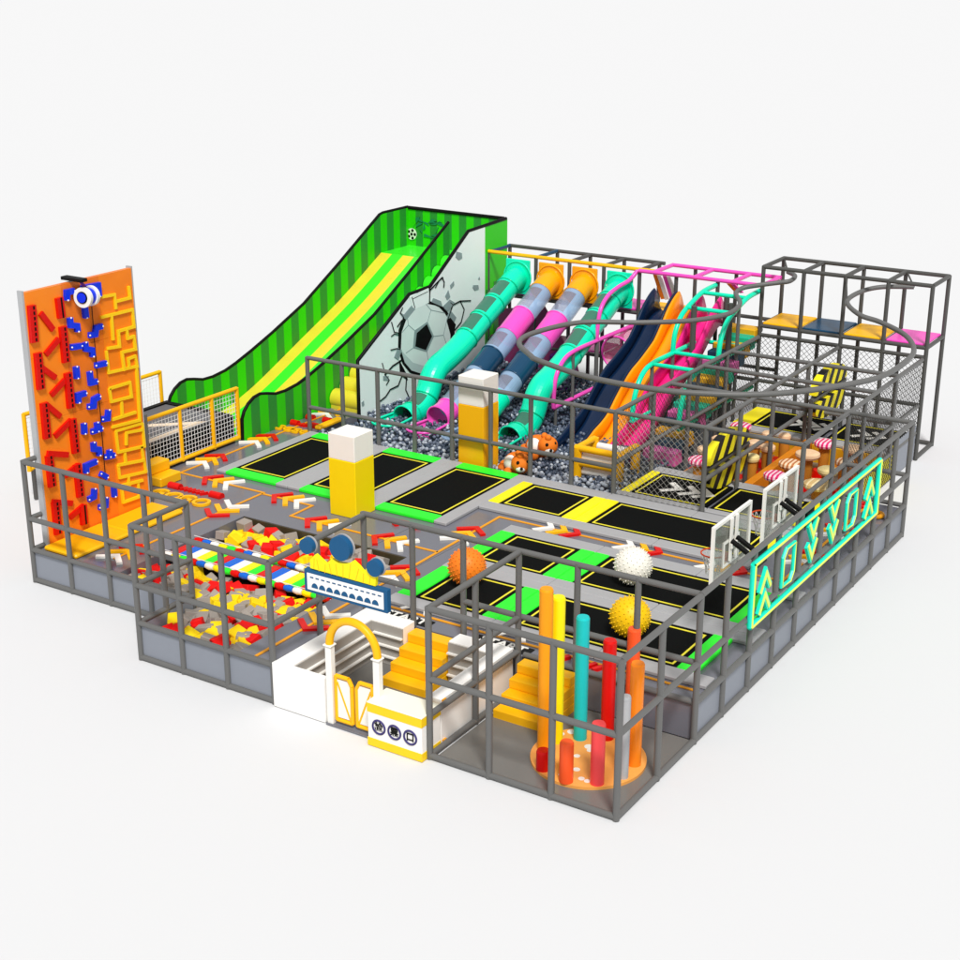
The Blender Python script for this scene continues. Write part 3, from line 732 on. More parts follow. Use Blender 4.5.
# football wall
FW = [(11.5, .05), (11.5, 1.92), (13.64, 3.12), (14.54, 3.15), (16.3, 4.27), (17.06, 4.28), (17.06, .05)]
fw = MB().prism([(-12.98, a, b) for a, b in FW], (.06, 0, 0)).build('mural_wall', 'mural_white', gs)
T('edge_trim', 'black', [(-12.95, a, b) for a, b in FW[:5]] + [(-12.95, 18.15, 4.33)], .045, fw)
mb = MB(); mb.box((-12.98, 17.06, .05), (-12.925, 18.18, 4.3), 0)
mb.box((-12.922, 17.1, .05), (-12.915, 17.3, 2.6), 1); mb.box((-12.922, 17.5, .05), (-12.915, 17.75, 2.75), 1)
mb.build('end_wall', ['turf_light', 'turf_dark'], gs)
FX = -12.918
def fp(zx, zy): return at(340 + zx / 4, 200 + zy / 4, x=FX)
pl = lambda s_: [fp(*map(float, q.split(','))) for q in s_.split()]
O1 = (.006, 0, 0); O2 = (.012, 0, 0); O3 = (.018, 0, 0)
MB().prism(pl('232,600 234,520 255,462 288,420 345,400 402,418 440,460 458,520 460,590 440,640 390,690 330,712 278,690 250,655'), O1).build('mural_crater', 'black', fw)
MB().prism(pl('243,600 246,530 266,474 298,436 345,415 390,424 424,460 440,515 440,580 424,634 380,676 330,696 285,682 258,650'), O2).build('mural_football', 'mural_grey', fw)
MB().prism(pl('296,522 348,486 374,545 346,608 290,592'), (.016, 0, 0)).build('mural_patch_edge', 'mural_shade', fw)
MB().prism(pl('305,532 345,496 366,545 341,600 299,585'), (.020, 0, 0)).build('mural_patch', 'black', fw)
MB().prism(pl('243,600 258,650 285,682 330,696 380,676 420,640 380,654 330,662 290,650 262,622'), (.0135, 0, 0)).build('mural_tone', mat('mural_tone', (186, 204, 204), .45, .06, 2), fw)
mb = MB()
for s_ in ('348,488 362,440', '362,440 342,416', '362,440 418,452', '297,522 272,500', '272,500 268,472', '272,500 246,530', '374,545 412,540', '412,540 428,470', '412,540 432,600', '346,608 352,650', '290,592 262,612', '352,650 320,694', '352,650 405,648'):
    mb.strip(pl(s_), (1, 0, 0), .018, .016)
mb.build('mural_seam', 'mural_shade', fw)
MB().prism(pl('276,388 352,352 360,408 300,436 288,428'), (.014, 0, 0)).build('mural_slab', 'mural_white', fw)
MB().prism(pl('440,470 462,498 446,560 424,480'), (.014, 0, 0)).build('mural_gap', 'black', fw)
MB().prism(pl('236,640 262,690 270,720 240,700'), (.014, 0, 0)).build('mural_gap', 'black', fw)
mb = MB()
for s_ in ('300,436 264,480 248,466 288,418', '424,478 448,502 464,470 438,438', '408,428 438,398 458,410 430,446', '246,600 232,640 216,628 230,590', '362,412 410,430 402,404 372,392'): MB().prism(pl(s_), (.0135, 0, 0)).build('mural_rubble', 'mural_shade', fw)
for s_, w in (('358,352 356,410', .035), ('358,362 386,332 408,310 416,330 414,350', .022), ('286,388 298,432', .02), ('288,396 350,366', .012), ('356,408 412,432 424,460', .03), ('428,482 450,420 480,404 522,402', .022), ('480,404 496,438 484,488 458,520', .018), ('205,488 216,528 242,534', .016), ('228,508 246,482 258,478', .018), ('204,546 216,536 238,540', .014), ('202,600 226,594 240,598', .016), ('252,690 232,742 200,758 182,786 160,804', .02), ('266,700 262,760 280,800', .02), ('246,640 210,664 178,700', .026), ('180,700 196,720 184,740', .012), ('168,652 178,690', .012), ('300,700 296,760 322,790', .014), ('254,470 240,452 250,430', .012), ('412,310 396,322 380,352', .012), ('452,420 440,410', .012)):
    mb.strip(pl(s_), (1, 0, 0), w * 1.4, .017)
mb.build('mural_crack', 'black', fw)
for s_ in ('465,206 486,212 488,232 474,240 462,228', '532,340 552,340 554,356 538,362 530,350', '440,340 454,324 456,340 442,356', '556,306 560,318 552,316', '172,704 194,704 192,722 172,720', '86,810 94,802 96,820 88,824', '306,372 330,366 326,382 310,386', '508,576 514,580 508,586', '244,452 258,460 248,470', '420,384 432,360 440,388 428,400'):
    MB().prism(pl(s_), (.012, 0, 0)).build('mural_stone', 'mural_shade', fw)
# climbing rolls between divider and mural wall
for i in range(13):
    m = 'slide_yellow' if i < 4 else ('gold' if i < 6 else 'slide_green')
    y, z = 11.75 + .4 * i, .82 + .205 * i
    MB().tube([(-13.84, y, z), (-13.0, y, z)], .235, 14).build('climbing_roll', m, gs)
    B('roll_base', m, (-13.84, y - .19, .6), (-13.0, y + .19, z - .04), gs)

# ------------------------------------------------------------------ foam blocks
me_cube = {}
proto = {}
def soft_cube(s_): 
    mb = MB(); mb.rbox((-s_ / 2,) * 3, (s_ / 2,) * 3, .012); return mb
FG = 'foam blocks in the foam pit'
FL = {'foam_red': 'red foam block lying in the foam pit', 'foam_yellow': 'yellow foam block lying in the foam pit', 'foam_grey': 'grey foam block lying in the foam pit'}
for c in FL:
    o = soft_cube(.215).build('foam_block', c, None, origin=(0, 0, 0)); proto[c] = [o, False]; tag(o, FL[c], 'foam block', FG)
spots = []
gx = .196
nx, ny = int(3.9 / gx), int(4.7 / gx)
for i in range(nx):
    for j in range(ny):
        x = -10.75 + .16 + gx * i + random.uniform(-.06, .06); y = .12 + .16 + gx * j + random.uniform(-.06, .06)
        if (y < 1.6 and x < -8.7) or y < .29: continue
        if x > -7.02 or y > 4.66: continue
        if 2.6 < y < 3.35: continue
        spots.append((x, y))
random.shuffle(spots)
spots.sort(key=lambda p: 0 if p[1] < 2.6 else p[1])
def foam_pose(x, y):
    near = 2.1 < y < 3.9
    s_ = random.uniform(.85, 1.15)
    return ((x, y, random.uniform(.3, .4) if near else random.uniform(.36, .52)), (random.uniform(-.5, .5), random.uniform(-.5, .5), random.uniform(0, PI)), (s_ * random.uniform(.9, 1.3), s_, s_ * random.uniform(.75, 1)))
FC = ('foam_red', 'foam_yellow', 'foam_grey')
for (x, y) in spots[:298]:
    p = proto[random.choices(FC, (2.6, 3.2, 5.0))[0]]
    if not p[1]: o = p[0]; p[1] = True
    else: o = p[0].copy(); C.objects.link(o)
    o.location, o.rotation_euler, o.scale = foam_pose(x, y)
mb = MB()
from mathutils import Euler
for (x, y) in spots[298:]:
    L_, R_, S_ = foam_pose(x, y); R_ = Euler(R_).to_matrix(); c = soft_cube(.215)
    mb.add([V(L_) + R_ @ V((p.x * S_[0], p.y * S_[1], p.z * S_[2])) for p in c.v], c.f, random.choices((0, 1, 2), (2.6, 3.6, 4.4))[0])
if mb.v: tag(mb.build('foam_blocks', list(FC)), 'mixed red, yellow and grey foam blocks at the back of the foam pit', 'foam blocks', FG, 'stuff')
# plank bridge
br = thing('plank_bridge', 'rainbow plank bridge crossing the foam pit', 'bridge', (-8.8, 3, .5))
seq = ['red', 'blue_strip', 'white', 'lemon', 'green']
n = 19; w = 3.86 / n
for i in range(n):
    x = -10.73 + w * i; B('plank', seq[i % 5], (x + .006, 2.74, .53), (x + w - .006, 3.3, .58), br, .015)
for y, sh in ((2.62, 2), (3.44, 0)):
    for i in range(n):
        x = -10.73 + w * i; T('rope_float', seq[(i + sh) % 5], [(x + .01, y, .58), (x + w * .5, y, .58), (x + w - .01, y, .58)], [.05, .068, .05], br, 10)
    T('rope', 'net_white', [(-10.75, y, .66), (-6.85, y, .66)], .008, br, 6); T('rope', 'net_white', [(-10.75, y, .58), (-6.85, y, .58)], .012, br, 6)
# pit walls show dark padding
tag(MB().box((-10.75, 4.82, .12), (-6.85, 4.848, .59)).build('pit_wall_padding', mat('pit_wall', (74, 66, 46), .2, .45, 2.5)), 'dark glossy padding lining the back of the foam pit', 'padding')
# ------------------------------------------------------------------ entrance
ew = thing('entrance_wall', 'low white wall with shoe ledges round the entrance', 'low wall', (-5.5, 1.2, 0))
B('front_wall', 'wall_white', (-5.96, 0, 0), (-4.95, .1, .75), ew, .01)
B('left_wall', 'wall_white', (-5.955, .1, 0), (-5.62, 2.42, .748), ew, .01)
B('back_wall', 'wall_white', (-5.62, 2.1, 0), (-4.98, 2.42, .746), ew, .01)
B('inner_shade_panel', 'lining', (-5.62, .1, .02), (-5.6, 2.1, .72), ew); B('inner_shade_panel', 'lining', (-5.6, 2.08, .02), (-4.98, 2.1, .72), ew); B('inner_shade_panel', 'lining', (-4.1, 2.08, .02), (-3.36, 2.1, .72), ew)  # thin grey panels put the shade of the inner wall faces into colour
for z in (.17, .36, .55):
    B('ledge', 'white', (-5.6, .1, z - .012), (-5.55, 2.03, z + .012), ew); B('ledge', 'white', (-5.55, 2.03, z - .012), (-4.98, 2.08, z + .012), ew)
B('right_wall', 'wall_white', (-3.34, .4, 0), (-3.1, 2.42, .75), ew, .01)
B('back_wall', 'wall_white', (-4.1, 2.1, 0), (-3.34, 2.42, .746), ew, .01)
for z in (.17, .36, .55): B('ledge', 'white', (-4.1, 2.03, z - .012), (-3.36, 2.08, z + .012), ew)
for z, y in ((.04, .0), (.7, .0)): B('corner_block', 'line_orange', (-3.1, .42, z - .04), (-3.07, .5, z + .04), ew)
def stairs(label, x0, x1, y0, y1, n, z1, side):
    t = thing('soft_stairs', label, 'stairs', ((x0 + x1) / 2, y0, 0)); d = (y1 - y0) / n
    for i in range(n): B('step', 'gold', (x0, y0 + d * i, 0 if i == 0 else z1 * i / n - .0), (x1, y1, z1 * (i + 1) / n), t, .012)
stairs('yellow stairs behind the white entrance gate', -4.96, -4.12, 1.45, 2.42, 4, .63, 0)
stairs('yellow stairs inside the pillar cage', -2.9, -1.95, 1.5, 2.42, 4, .63, 0)
# gate
g = thing('arch_gate', 'white gate posts with a yellow arch and swing doors', 'gate', (-4.42, .06, 0))
GY = .06
for x in (-4.86, -3.98):
    B('post', 'white', (x - .055, GY - .055, 0), (x + .055, GY + .055, 1.3), g, .01); B('post_cap', 'white', (x - .075, GY - .075, 1.3), (x + .075, GY + .075, 1.33), g, .01)
T('arch', 'gold', [(-4.42 + .44 * math.cos(PI - PI * k / 20), GY, 1.33 + .46 * math.sin(PI * k / 20)) for k in range(21)], .062, g, 12)
B('threshold', 'deck_grey', (-4.92, GY - .08, 0), (-3.92, GY + .1, .025), g)
for s_, x0, x1 in ((1, -4.79, -4.435), (-1, -4.405, -4.05)):
    d = B('door', 'white', (x0 + .03, GY - .012, .15), (x1 - .03, GY + .012, .78), g)
    mb = MB(); w = .05
    P = [(x0 + .03, .1), (x1 - .03, .1), (x1 - .03, .72), (x1 - .09, .83), (x0 + .03, .83)] if s_ > 0 else [(x0 + .03, .1), (x1 - .03, .1), (x1 - .03, .83), (x0 + .09, .83), (x0 + .03, .72)]
    for a, b in zip(P, P[1:] + P[:1]): mb.tube([(a[0], GY, a[1]), (b[0], GY, b[1])], .034, 8)
    a, b = ((x0 + .06, .74), (x1 - .06, .14)) if s_ > 0 else ((x1 - .06, .74), (x0 + .06, .14))
    mb.tube([(a[0], GY, a[1]), (b[0], GY, b[1])], .022, 8)
    mb.build('door_frame', 'gold', d)
# counter
cb = thing('ticket_counter', 'white ticket counter with yellow bands and three round badges', 'counter', (-3.54, .1, 0))
CX0, CX1, CY0, CY1 = -4.02, -3.06, -.16, .32
B('body', 'wall_white', (CX0, CY0, 0), (CX1, CY1, .7), cb, .008); 
for z0, z1 in ((.0, .13), (.55, .69)): B('band', 'yellow', (CX0 - .006, CY0 - .006, z0), (CX1 + .006, CY1 + .006, z1), cb)
B('counter_top', mat('cream_top', (255, 250, 228), .4, .02), (CX0 - .008, CY0 - .008, .69), (CX1 + .008, CY1 + .008, .715), cb, .006)
for i, ch in enumerate('检票口'):
    x = CX0 + .2 + .28 * i; z = .34
    bd = MB().tube([(x + .108 * math.cos(2 * PI * k / 28), CY0 - .002, z + .108 * math.sin(2 * PI * k / 28)) for k in range(28)], .017, 6, closed=True).build('badge_ring', mat('badge_navy', (58, 52, 110), .5), cb)
    text('character', ch, .15, 'black', bd, (x, CY0 - .006, z), (1, 0, 0), (0, 0, 1), .008)
# crown sign
cs = thing('crown_sign', 'crown shaped sign of yellow fans and blue discs above the gate', 'sign', (-4.45, 0, 2.15))
SY = .0
B('board', 'navy_sign', (-5.2, SY - .05, 2.14), (-3.7, SY + .05, 2.5), cs, .008); B('face', 'wall_white', (-5.14, SY - .056, 2.19), (-3.76, SY - .05, 2.45), cs)
for i in range(13): B('dash', 'navy_sign', (-5.08 + .102 * i, SY - .062, 2.385), (-5.02 + .102 * i, SY - .056, 2.402), cs)
for i in range(9):
    cx = -5.0 + .137 * i; MB().prism([(cx + .058 * math.cos(PI * k / 12), SY - .056, 2.235 + .075 * math.sin(PI * k / 12)) for k in range(13)], (0, -.006, 0)).build('wave', 'navy_sign', cs)
def cpx(zx, zy): p = at(270 + zx / 6.857, 470 + zy / 6.857, y=0); return (p.x, p.z)
FO = [(285, 668), (281, 612), (318, 575), (350, 605), (388, 640), (430, 606), (480, 632), (540, 640), (575, 620), (612, 655), (648, 698), (692, 640), (735, 700), (731, 793)]
FO = [cpx(*q) for q in FO]
fan = MB().prism([(a, SY - .03, b) for a, b in FO], (0, .06, 0)).build('fan', 'lemon', cs)
mb = MB()
for a, b in (((310, 672), (312, 600)), ((345, 690), (330, 610)), ((385, 702), (388, 645)), ((430, 712), (415, 640)), ((470, 722), (460, 640)), ((510, 735), (510, 645)), ((550, 745), (562, 640)), ((595, 757), (618, 672)), ((648, 770), (650, 705)), ((690, 782), (705, 668))):
    a, b = cpx(*a), cpx(*b); mb.strip([(a[0], SY - .03, max(a[1], 2.5)), (b[0], SY - .03, b[1])], (0, -1, 0), .008, .003)
mb.build('fan_crease', 'gold', fan)
for (a, b, r_) in ((-5.14, 2.86, .12), (-4.52, 2.96, .185), (-3.92, 2.79, .125)):
    o = MB().tube([(a, SY - .06, b), (a, SY + .03, b)], r_, 28).build('disc', 'navy_sign', cs)
    MB().tube([(a, SY + .03, b), (a, SY + .06, b)], r_ + .012, 28).build('disc_rim', 'pad_grey', o)
for x in (-5.0, -3.95): T('stay_cable', 'net_dark', [(x, SY + .04, 2.45), (x, 2.5, 2.38)], .0022, cs, 5)

# ------------------------------------------------------------------ pillar disc
pd = MB().cyl((-1.07, 1.18, .015), .84, .045, 56).build('pillar_base', mat('base_orange', (246, 170, 84), .35, .06, 4)); tag(pd, 'round orange base speckled white under the foam pillars', 'base')
for i in range(15):
    a = random.uniform(0, 2 * PI); q = .76 * math.sqrt(random.random()); x, y = -1.07 + q * math.cos(a), 1.18 + q * math.sin(a)
    MB().cyl((x, y, .06), random.uniform(.035, .07), .004, 10).build('white_spot', 'white', pd)
PL = [(544, 748, 2.6, 'amber', .1, 'tallest foam pillar, amber'), (556, 741, 2.38, 'lemon', .1, 'lemon yellow foam pillar beside the tallest amber one'), (580, 738, 2.03, 'teal', .1, 'teal foam pillar'), (607, 738, 1.66, 'red', .1, 'tall red foam pillar'), (631, 720, 1.59, 'orange_red', .1, 'tall orange-red foam pillar behind the orange one'), (634, 764, 1.67, 'orange', .1, 'tall orange foam pillar at the cage corner'), (623, 777, 1.34, 'grey_pole', .075, 'light grey foam pillar before the orange one'), (543, 769, .37, 'red', .1, 'shortest red foam pillar'), (566, 781, .69, 'orange_red', .1, 'short orange-red foam pillar'), (597, 783, 1.01, 'coral', .1, 'medium coral foam pillar')]
for (a, b, h, m, r_, l_) in PL:
    p = at(a, b, z=.06)
    mb = MB(); mb.cyl((p.x, p.y, .06), r_, h - .09, 28); mb.cyl((p.x, p.y, h - .03), r_, .03, 28, r2=r_ * .86)
    tag(mb.build('foam_pillar', m), l_ + ' standing on the round orange base', 'pillar', 'foam pillars on the round base')

# ------------------------------------------------------------------ spiky balls
def spiky(px_, py_, m, label):
    c = at(px_, py_, z=.99); c.z = .652 + .345
    mb = MB(); mb.ball(c, .325, 36, 22); n = 230
    for i in range(n):
        z = 1 - 2 * (i + .5) / n; r_ = math.sqrt(1 - z * z); ph = i * 2.399963
        d = V((r_ * math.cos(ph), r_ * math.sin(ph), z)); mb.tube([c + d * .315, c + d * .337, c + d * .348], [.012, .01, .004], 6)
    tag(mb.build('knobbly_ball', m), label, 'ball', 'knobbly balls on the trampolines')
spiky(467, 567, 'ball_orange', 'orange knobbly ball on the square green-edged trampoline')
spiky(633, 566, 'ball_white', 'white knobbly ball on the green-edged trampolines')
spiky(630, 617, 'ball_yellow', 'yellow knobbly ball behind the foam pillars')

# ------------------------------------------------------------------ wrapped building columns
def column(x0, y0, z0, zs_, z1, label, ym):
    t = thing('padded_column', label, 'column', (x0 + .32, y0 + .32, z0), 'padded square columns')
    B('yellow_padding', ym, (x0, y0, z0), (x0 + .64, y0 + .62, zs_), t, .012); B('white_padding', 'white', (x0 + .004, y0 + .004, zs_), (x0 + .636, y0 + .616, z1), t, .012)
column(-9.41, 5.86, DZ, 1.76, 2.28, 'yellow and white padded column before the green-ended trampolines', 'sunflower')
column(-9.02, 9.84, .1, 1.92, 2.55, 'amber and white padded column standing in the ball pit', 'gold')
# ------------------------------------------------------------------ tube slides
def tslide(label, path, secs, r=.295, group='tube slides into the ball pit', panel='cyan', px_=None):
    """secs: (t0,t1,kind) along the path; kinds: colour key, 'clear' or 'win:<colour>' with a window on top"""
    pts = curve(path, 8); L = [0]
    for a, b in zip(pts, pts[1:]): L.append(L[-1] + (b - a).length)
    tot = L[-1]
    def P(s_):
        s_ *= tot
        for i in range(len(L) - 1):
            if s_ <= L[i + 1] + 1e-9: return pts[i].lerp(pts[i + 1], (s_ - L[i]) / max(1e-9, L[i + 1] - L[i]))
        return pts[-1]
    t = thing('tube_slide', label, 'tube slide', (path[-1][0], path[-1][1], .1), group)
    N = 28
    for (t0, t1, kind) in secs:
        k = max(2, int((t1 - t0) * tot / .07)); mb = MB(); base = kind.split(':')[-1]
        rings = []
        for i in range(k + 1):
            s_ = t0 + (t1 - t0) * i / k; p = P(s_); q = (P(min(1, s_ + .01)) - P(max(0, s_ - .01))).normalized()
            u = V((0, 0, 1)) - q * q.z; u.normalize(); w = q.cross(u)
            rings.append((p, u, w))
        for lay, rr in ((0, r), (1, r * .94)):
            vs = [p + (u * math.cos(2 * PI * j / N) + w * math.sin(2 * PI * j / N)) * rr for (p, u, w) in rings for j in range(N)]
            for i in range(k):
                for j in range(N):
                    if (kind.startswith('win') or (kind == 'clear' and k * .15 < i < k * .85)) and -1.2 < math.atan2(math.sin(2 * PI * (j + .5) / N - .5), math.cos(2 * PI * (j + .5) / N - .5)) < 1.2 and 0 < i < k - 1: mi = 1
                    else: mi = 0
                    f = (i * N + j, i * N + (j + 1) % N, (i + 1) * N + (j + 1) % N, (i + 1) * N + j)
                    mb.add([vs[x] for x in f], [(0, 1, 2, 3) if lay == 0 else (3, 2, 1, 0)], mi, True)
        mats = ['clear_blue' if base == 'clear' else base, 'clear_window' if base == 'clear' else 'tube_window']
        o = mb.build('clear_section' if base == 'clear' else 'tube_section', mats, t)
        for (p, u, w) in (rings[0], rings[-1]):
            MB().tube([p + (u * math.cos(2 * PI * j / N) + w * math.sin(2 * PI * j / N)) * r for j in range(N)], .022 if base != 'clear' else .015, 6, closed=True).build('flange', mats[0] if base != 'clear' else 'clear_blue', o)
    # flared trough at the mouth
    p, u, w = rings[-1]; fc = secs[-1][2].split(':')[-1]; fc = 'clear_blue' if fc == 'clear' else fc
    mb = MB(); n = 14; vs = []
    for i in range(5):
        d = .17 * i
        for j in range(n + 1):
            a = PI / 2 + PI * j / n; rr = r * (1.0 + .05 * i)
            vs.append(V((p.x, p.y - d, .62)) + V((math.cos(PI + PI * j / n) * rr, 0, math.sin(PI + PI * j / n) * rr * .72)))
    mb.add(vs, [(i * (n + 1) + j, i * (n + 1) + j + 1, (i + 1) * (n + 1) + j + 1, (i + 1) * (n + 1) + j) for i in range(4) for j in range(n)], 0, True)
    rim = [V((p.x - r * (1 + .05 * i), p.y - .17 * i, .63)) for i in range(5)] + [V((p.x + math.cos(PI + PI * j / 8) * r * 1.2, p.y - .68 - .3 * math.sin(PI * j / 8), .63)) for j in range(1, 8)] + [V((p.x + r * (1 + .05 * i), p.y - .17 * i, .63)) for i in range(4, -1, -1)]
    mb.tube(curve(rim, 3), .03, 8); mb.build('mouth_trough', fc, t)
    if px_ is not None:
        x = path[0][0]; pb = MB().rbox((x - .36, 17.14, 2.6), (x + .36, 17.2, 3.5), .015).build('entry_panel', panel, t)
        MB().tube([(x + .4 * math.cos(2 * PI * k / 28), 17.14, 3.05 + .4 * math.sin(2 * PI * k / 28)) for k in range(28)], .025, 6, closed=True).build('panel_ring', panel, pb)
    return t
E1 = [0, .1, .3, .5]
def wave(x): return [(x, 17.2, 3.05), (x, 16.9, 2.98), (x, 16.4, 2.74), (x, 15.5, 2.32), (x, 14.7, 1.92), (x, 14.3, 1.74), (x, 13.8, 1.58), (x, 13.4, 1.46), (x, 13.15, 1.25), (x, 13.0, .98), (x, 12.8, .76), (x, 12.45, .6), (x, 11.95, .56)]
ws = [(0, .1, 'cyan'), (.1, .22, 'win:cyan'), (.22, .34, 'win:cyan'), (.34, .46, 'win:cyan'), (.46, .83, 'cyan'), (.83, .95, 'win:cyan'), (.95, 1, 'cyan')]
tslide('cyan tube slide with dark windows beside the football mural', wave(-11.97), ws, px_=1)
tslide('cyan tube slide with dark windows behind the pink guard rail', wave(-9.0), ws, px_=1)
def straight(x): return [(x, 17.2, 3.05), (x, 16.9, 2.97), (x, 16.3, 2.66), (x, 14.5, 1.78), (x, 13.0, 1.08), (x, 12.4, .82), (x, 11.95, .72)]
ss = [(0, .1, 'orange_tube'), (.1, .27, 'clear'), (.27, .42, 'pink'), (.42, .55, 'clear'), (.55, .68, 'navy_tube'), (.68, .8, 'clear'), (.8, .9, 'pink'), (.9, 1, 'pink')]
tslide('tube slide of clear, pink and navy sections ending in pink', straight(-10.98), ss[:-2] + [(.8, .92, 'clear'), (.92, 1, 'pink')], panel='orange_tube', px_=1)
tslide('tube slide of clear, pink and navy sections ending in cyan', straight(-10.0), ss[:-2] + [(.8, .9, 'cyan'), (.9, 1, 'clear')], panel='orange_tube', px_=1)

# ------------------------------------------------------------------ open slides
def oslide(label, x0, x1, m):
    t = thing('open_slide', label, 'slide', ((x0 + x1) / 2, 12.2, .3), 'open slides side by side')
    prof = curve([(0, 17.2, 2.66), (0, 16.75, 2.62), (0, 16.35, 2.45), (0, 16.0, 2.2), (0, 15.6, 1.95), (0, 14.95, 1.66), (0, 14.45, 1.48), (0, 14.05, 1.25), (0, 13.7, 1.0), (0, 13.3, .7), (0, 12.8, .52), (0, 12.3, .42), (0, 11.85, .4)], 5)
    hs = [(11.85, .05), (12.1, .24), (12.7, .36), (15.6, .36), (16.2, .52), (16.85, .62), (17.02, .4), (17.12, .12), (17.2, .06)]
    for nm, mk in (('bed', 0), ('side', 1), ('side', 2)):
        mb = MB(); vs = []; n = 0
        for p in prof:
            h = interp(hs, p.y); r_ = .14
            if mk == 0: ring = [(x0 + .05, p.y, p.z + .05), (x0 + .12, p.y, p.z), ((x0 + x1) / 2, p.y, p.z - .01), (x1 - .12, p.y, p.z), (x1 - .05, p.y, p.z + .05), (x1 - .05, p.y, p.z - .06), (x0 + .05, p.y, p.z - .06)]
            else:
                X = x0 if mk == 1 else x1 - .07
                ring = [(X, p.y, p.z - .06), (X, p.y, p.z + h), (X + .035, p.y, p.z + h + .03), (X + .07, p.y, p.z + h), (X + .07, p.y, p.z - .06)]
            n = len(ring); vs += ring
        mb.add(vs, [(i * n + (j + 1) % n, i * n + j, (i + 1) * n + j, (i + 1) * n + (j + 1) % n) for i in range(len(prof) - 1) for j in range(n)], 0, True)
        mb.add(vs[:n], [tuple(range(n))]); mb.add(vs[-n:], [tuple(range(n))[::-1]])
        mb.build(nm, m, t)
oslide('navy open slide into the ball pit', -7.92, -7.27, 'navy')
oslide('orange open slide between the navy and pink slides', -7.26, -6.67, 'slide_orange')
oslide('pink open slide next to the soft stairs', -6.66, -6.1, 'hot_pink')
ss_ = thing('striped_stairs', 'soft stairs of yellow, pink, navy and cyan steps', 'stairs', (-5.85, 12.7, .05))
cols = ['stair_pink', 'stair_navy', 'stair_yellow', 'stair_navy', 'stair_pink', 'stair_cyan', 'stair_yellow', 'stair_navy', 'stair_yellow', 'stair_cyan', 'stair_pink', 'stair_navy', 'stair_yellow', 'stair_cyan', 'stair_yellow']
n = len(cols); 
for i, m in enumerate(cols):
    y = 12.75 + 4.45 * i / n; zt_ = .52 + 2.05 * (i + 1) / n; B('step', m, (-6.05, y, max(.08, zt_ - .34)), (-5.24, y + 4.45 / n + .1, zt_), ss_, .03)
# clear pink tunnel and hanging flags
tn = thing('crawl_tunnel', 'clear pink crawl tunnel behind the navy slide', 'tunnel', (-8.2, 16.8, 1.3))
c0 = at(622, 350, y=16.6)
mb = MB()
for rr in (.4, .38): mb.tube([(c0.x, 16.3, c0.z), (c0.x, 17.3, c0.z)], rr, 28, cap=False)
mb.build('shell', 'pink_clear', tn)
for y in (16.3, 17.3): MB().tube([(c0.x + .4 * math.cos(2 * PI * k / 28), y, c0.z + .4 * math.sin(2 * PI * k / 28)) for k in range(28)], .03, 6, closed=True).build('end_ring', 'pink', tn)
for i, (x, m) in enumerate(((-8.16, 'orange_b'), (-8.05, 'white'), (-7.9, 'pink'), (-7.79, 'white'), (-6.2, 'orange_b'), (-6.08, 'pink'))):
    lab = ('orange hanging pad above the navy slide', 'white hanging pad beside the orange one above the navy slide', 'pink hanging pad above the navy slide', 'white hanging pad right of the pink one above the navy slide', 'orange hanging pad under the pink rail over the stairs', 'pink hanging pad under the pink rail over the stairs')[i]
    L = .62 if x < -7 else .22
    tag(MB().prism([(x, 17.3, 3.5), (x + .1, 17.3, 3.5), (x + .24, 17.5, 3.5 - L), (x + .15, 17.5, 3.48 - L)], (0, .05, 0)).build('hanging_pad', m), lab, 'hanging pad', 'hanging pads over the slide tops')
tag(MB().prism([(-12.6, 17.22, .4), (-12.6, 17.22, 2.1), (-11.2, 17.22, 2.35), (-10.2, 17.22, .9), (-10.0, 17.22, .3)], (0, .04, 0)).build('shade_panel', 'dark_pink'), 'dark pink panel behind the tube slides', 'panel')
tag(MB().rbox((-10.75, 16.7, .3), (-10.1, 17.1, 1.25), .05).build('soft_block', 'purple'), 'purple soft block under the tube slides', 'soft block')

# ------------------------------------------------------------------ ball pit
GB = 'balls in the ball pit'
bm = []
for nm, k in (('ball_light', 'pale grey'), ('ball_grey', 'mid grey'), ('ball_dark', 'dark slate')):
    o = MB().ball((0, 0, .048), .048, 12, 8).build('pit_ball', nm, None, origin=(0, 0, 0)); tag(o, k + ' plastic ball on the ball pit surface', 'ball', GB); bm.append([o, False])
near = []; rest = []
def blocked(x, y):
    if -9.1 < x < -8.3 and y < 10.55: return True
    if x > -6.35 and y > 12.6: return True
    return False
y = 9.9
while y < 17.0:
    x = -12.85
    while x < -5.3:
        xx, yy = x + random.uniform(-.03, .03), y + random.uniform(-.03, .03)
        if not blocked(xx, yy):
            zz = .47 + .07 * math.sin(3.1 * xx) * math.cos(2.3 * yy) + random.uniform(-.05, .05) + max(0, (yy - 12.5)) * .05
            (near if (yy < 10.35) else rest).append((xx, yy, zz))
        x += .094
    y += .094
random.shuffle(near)
for (x, y, z) in near[:290]:
    p = random.choices(bm, (5, 4, 1.8))[0]
    if not p[1]: o = p[0]; p[1] = True
    else: o = p[0].copy(); C.objects.link(o)
    o.location = (x, y, z + .02)
far_ = near[290:] + rest
def ico():
    import bmesh
    b = bmesh.new(); bmesh.ops.create_icosphere(b, subdivisions=1, radius=.048)
    v = [tuple(p.co) for p in b.verts]; f = [tuple(q.index for q in p.verts) for p in b.faces]; b.free(); return v, f
iv, if_ = ico()
vs = []; fs = []; mi = []
for (x, y, z) in far_:
    o = len(vs); vs += [(a + x, b + y, c + z + .05) for a, b, c in iv]; fs += [tuple(i + o for i in f) for f in if_]
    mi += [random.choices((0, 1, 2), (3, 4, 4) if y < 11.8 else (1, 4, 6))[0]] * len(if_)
me = bpy.data.meshes.new('pit_balls'); me.from_pydata(vs, [], fs)
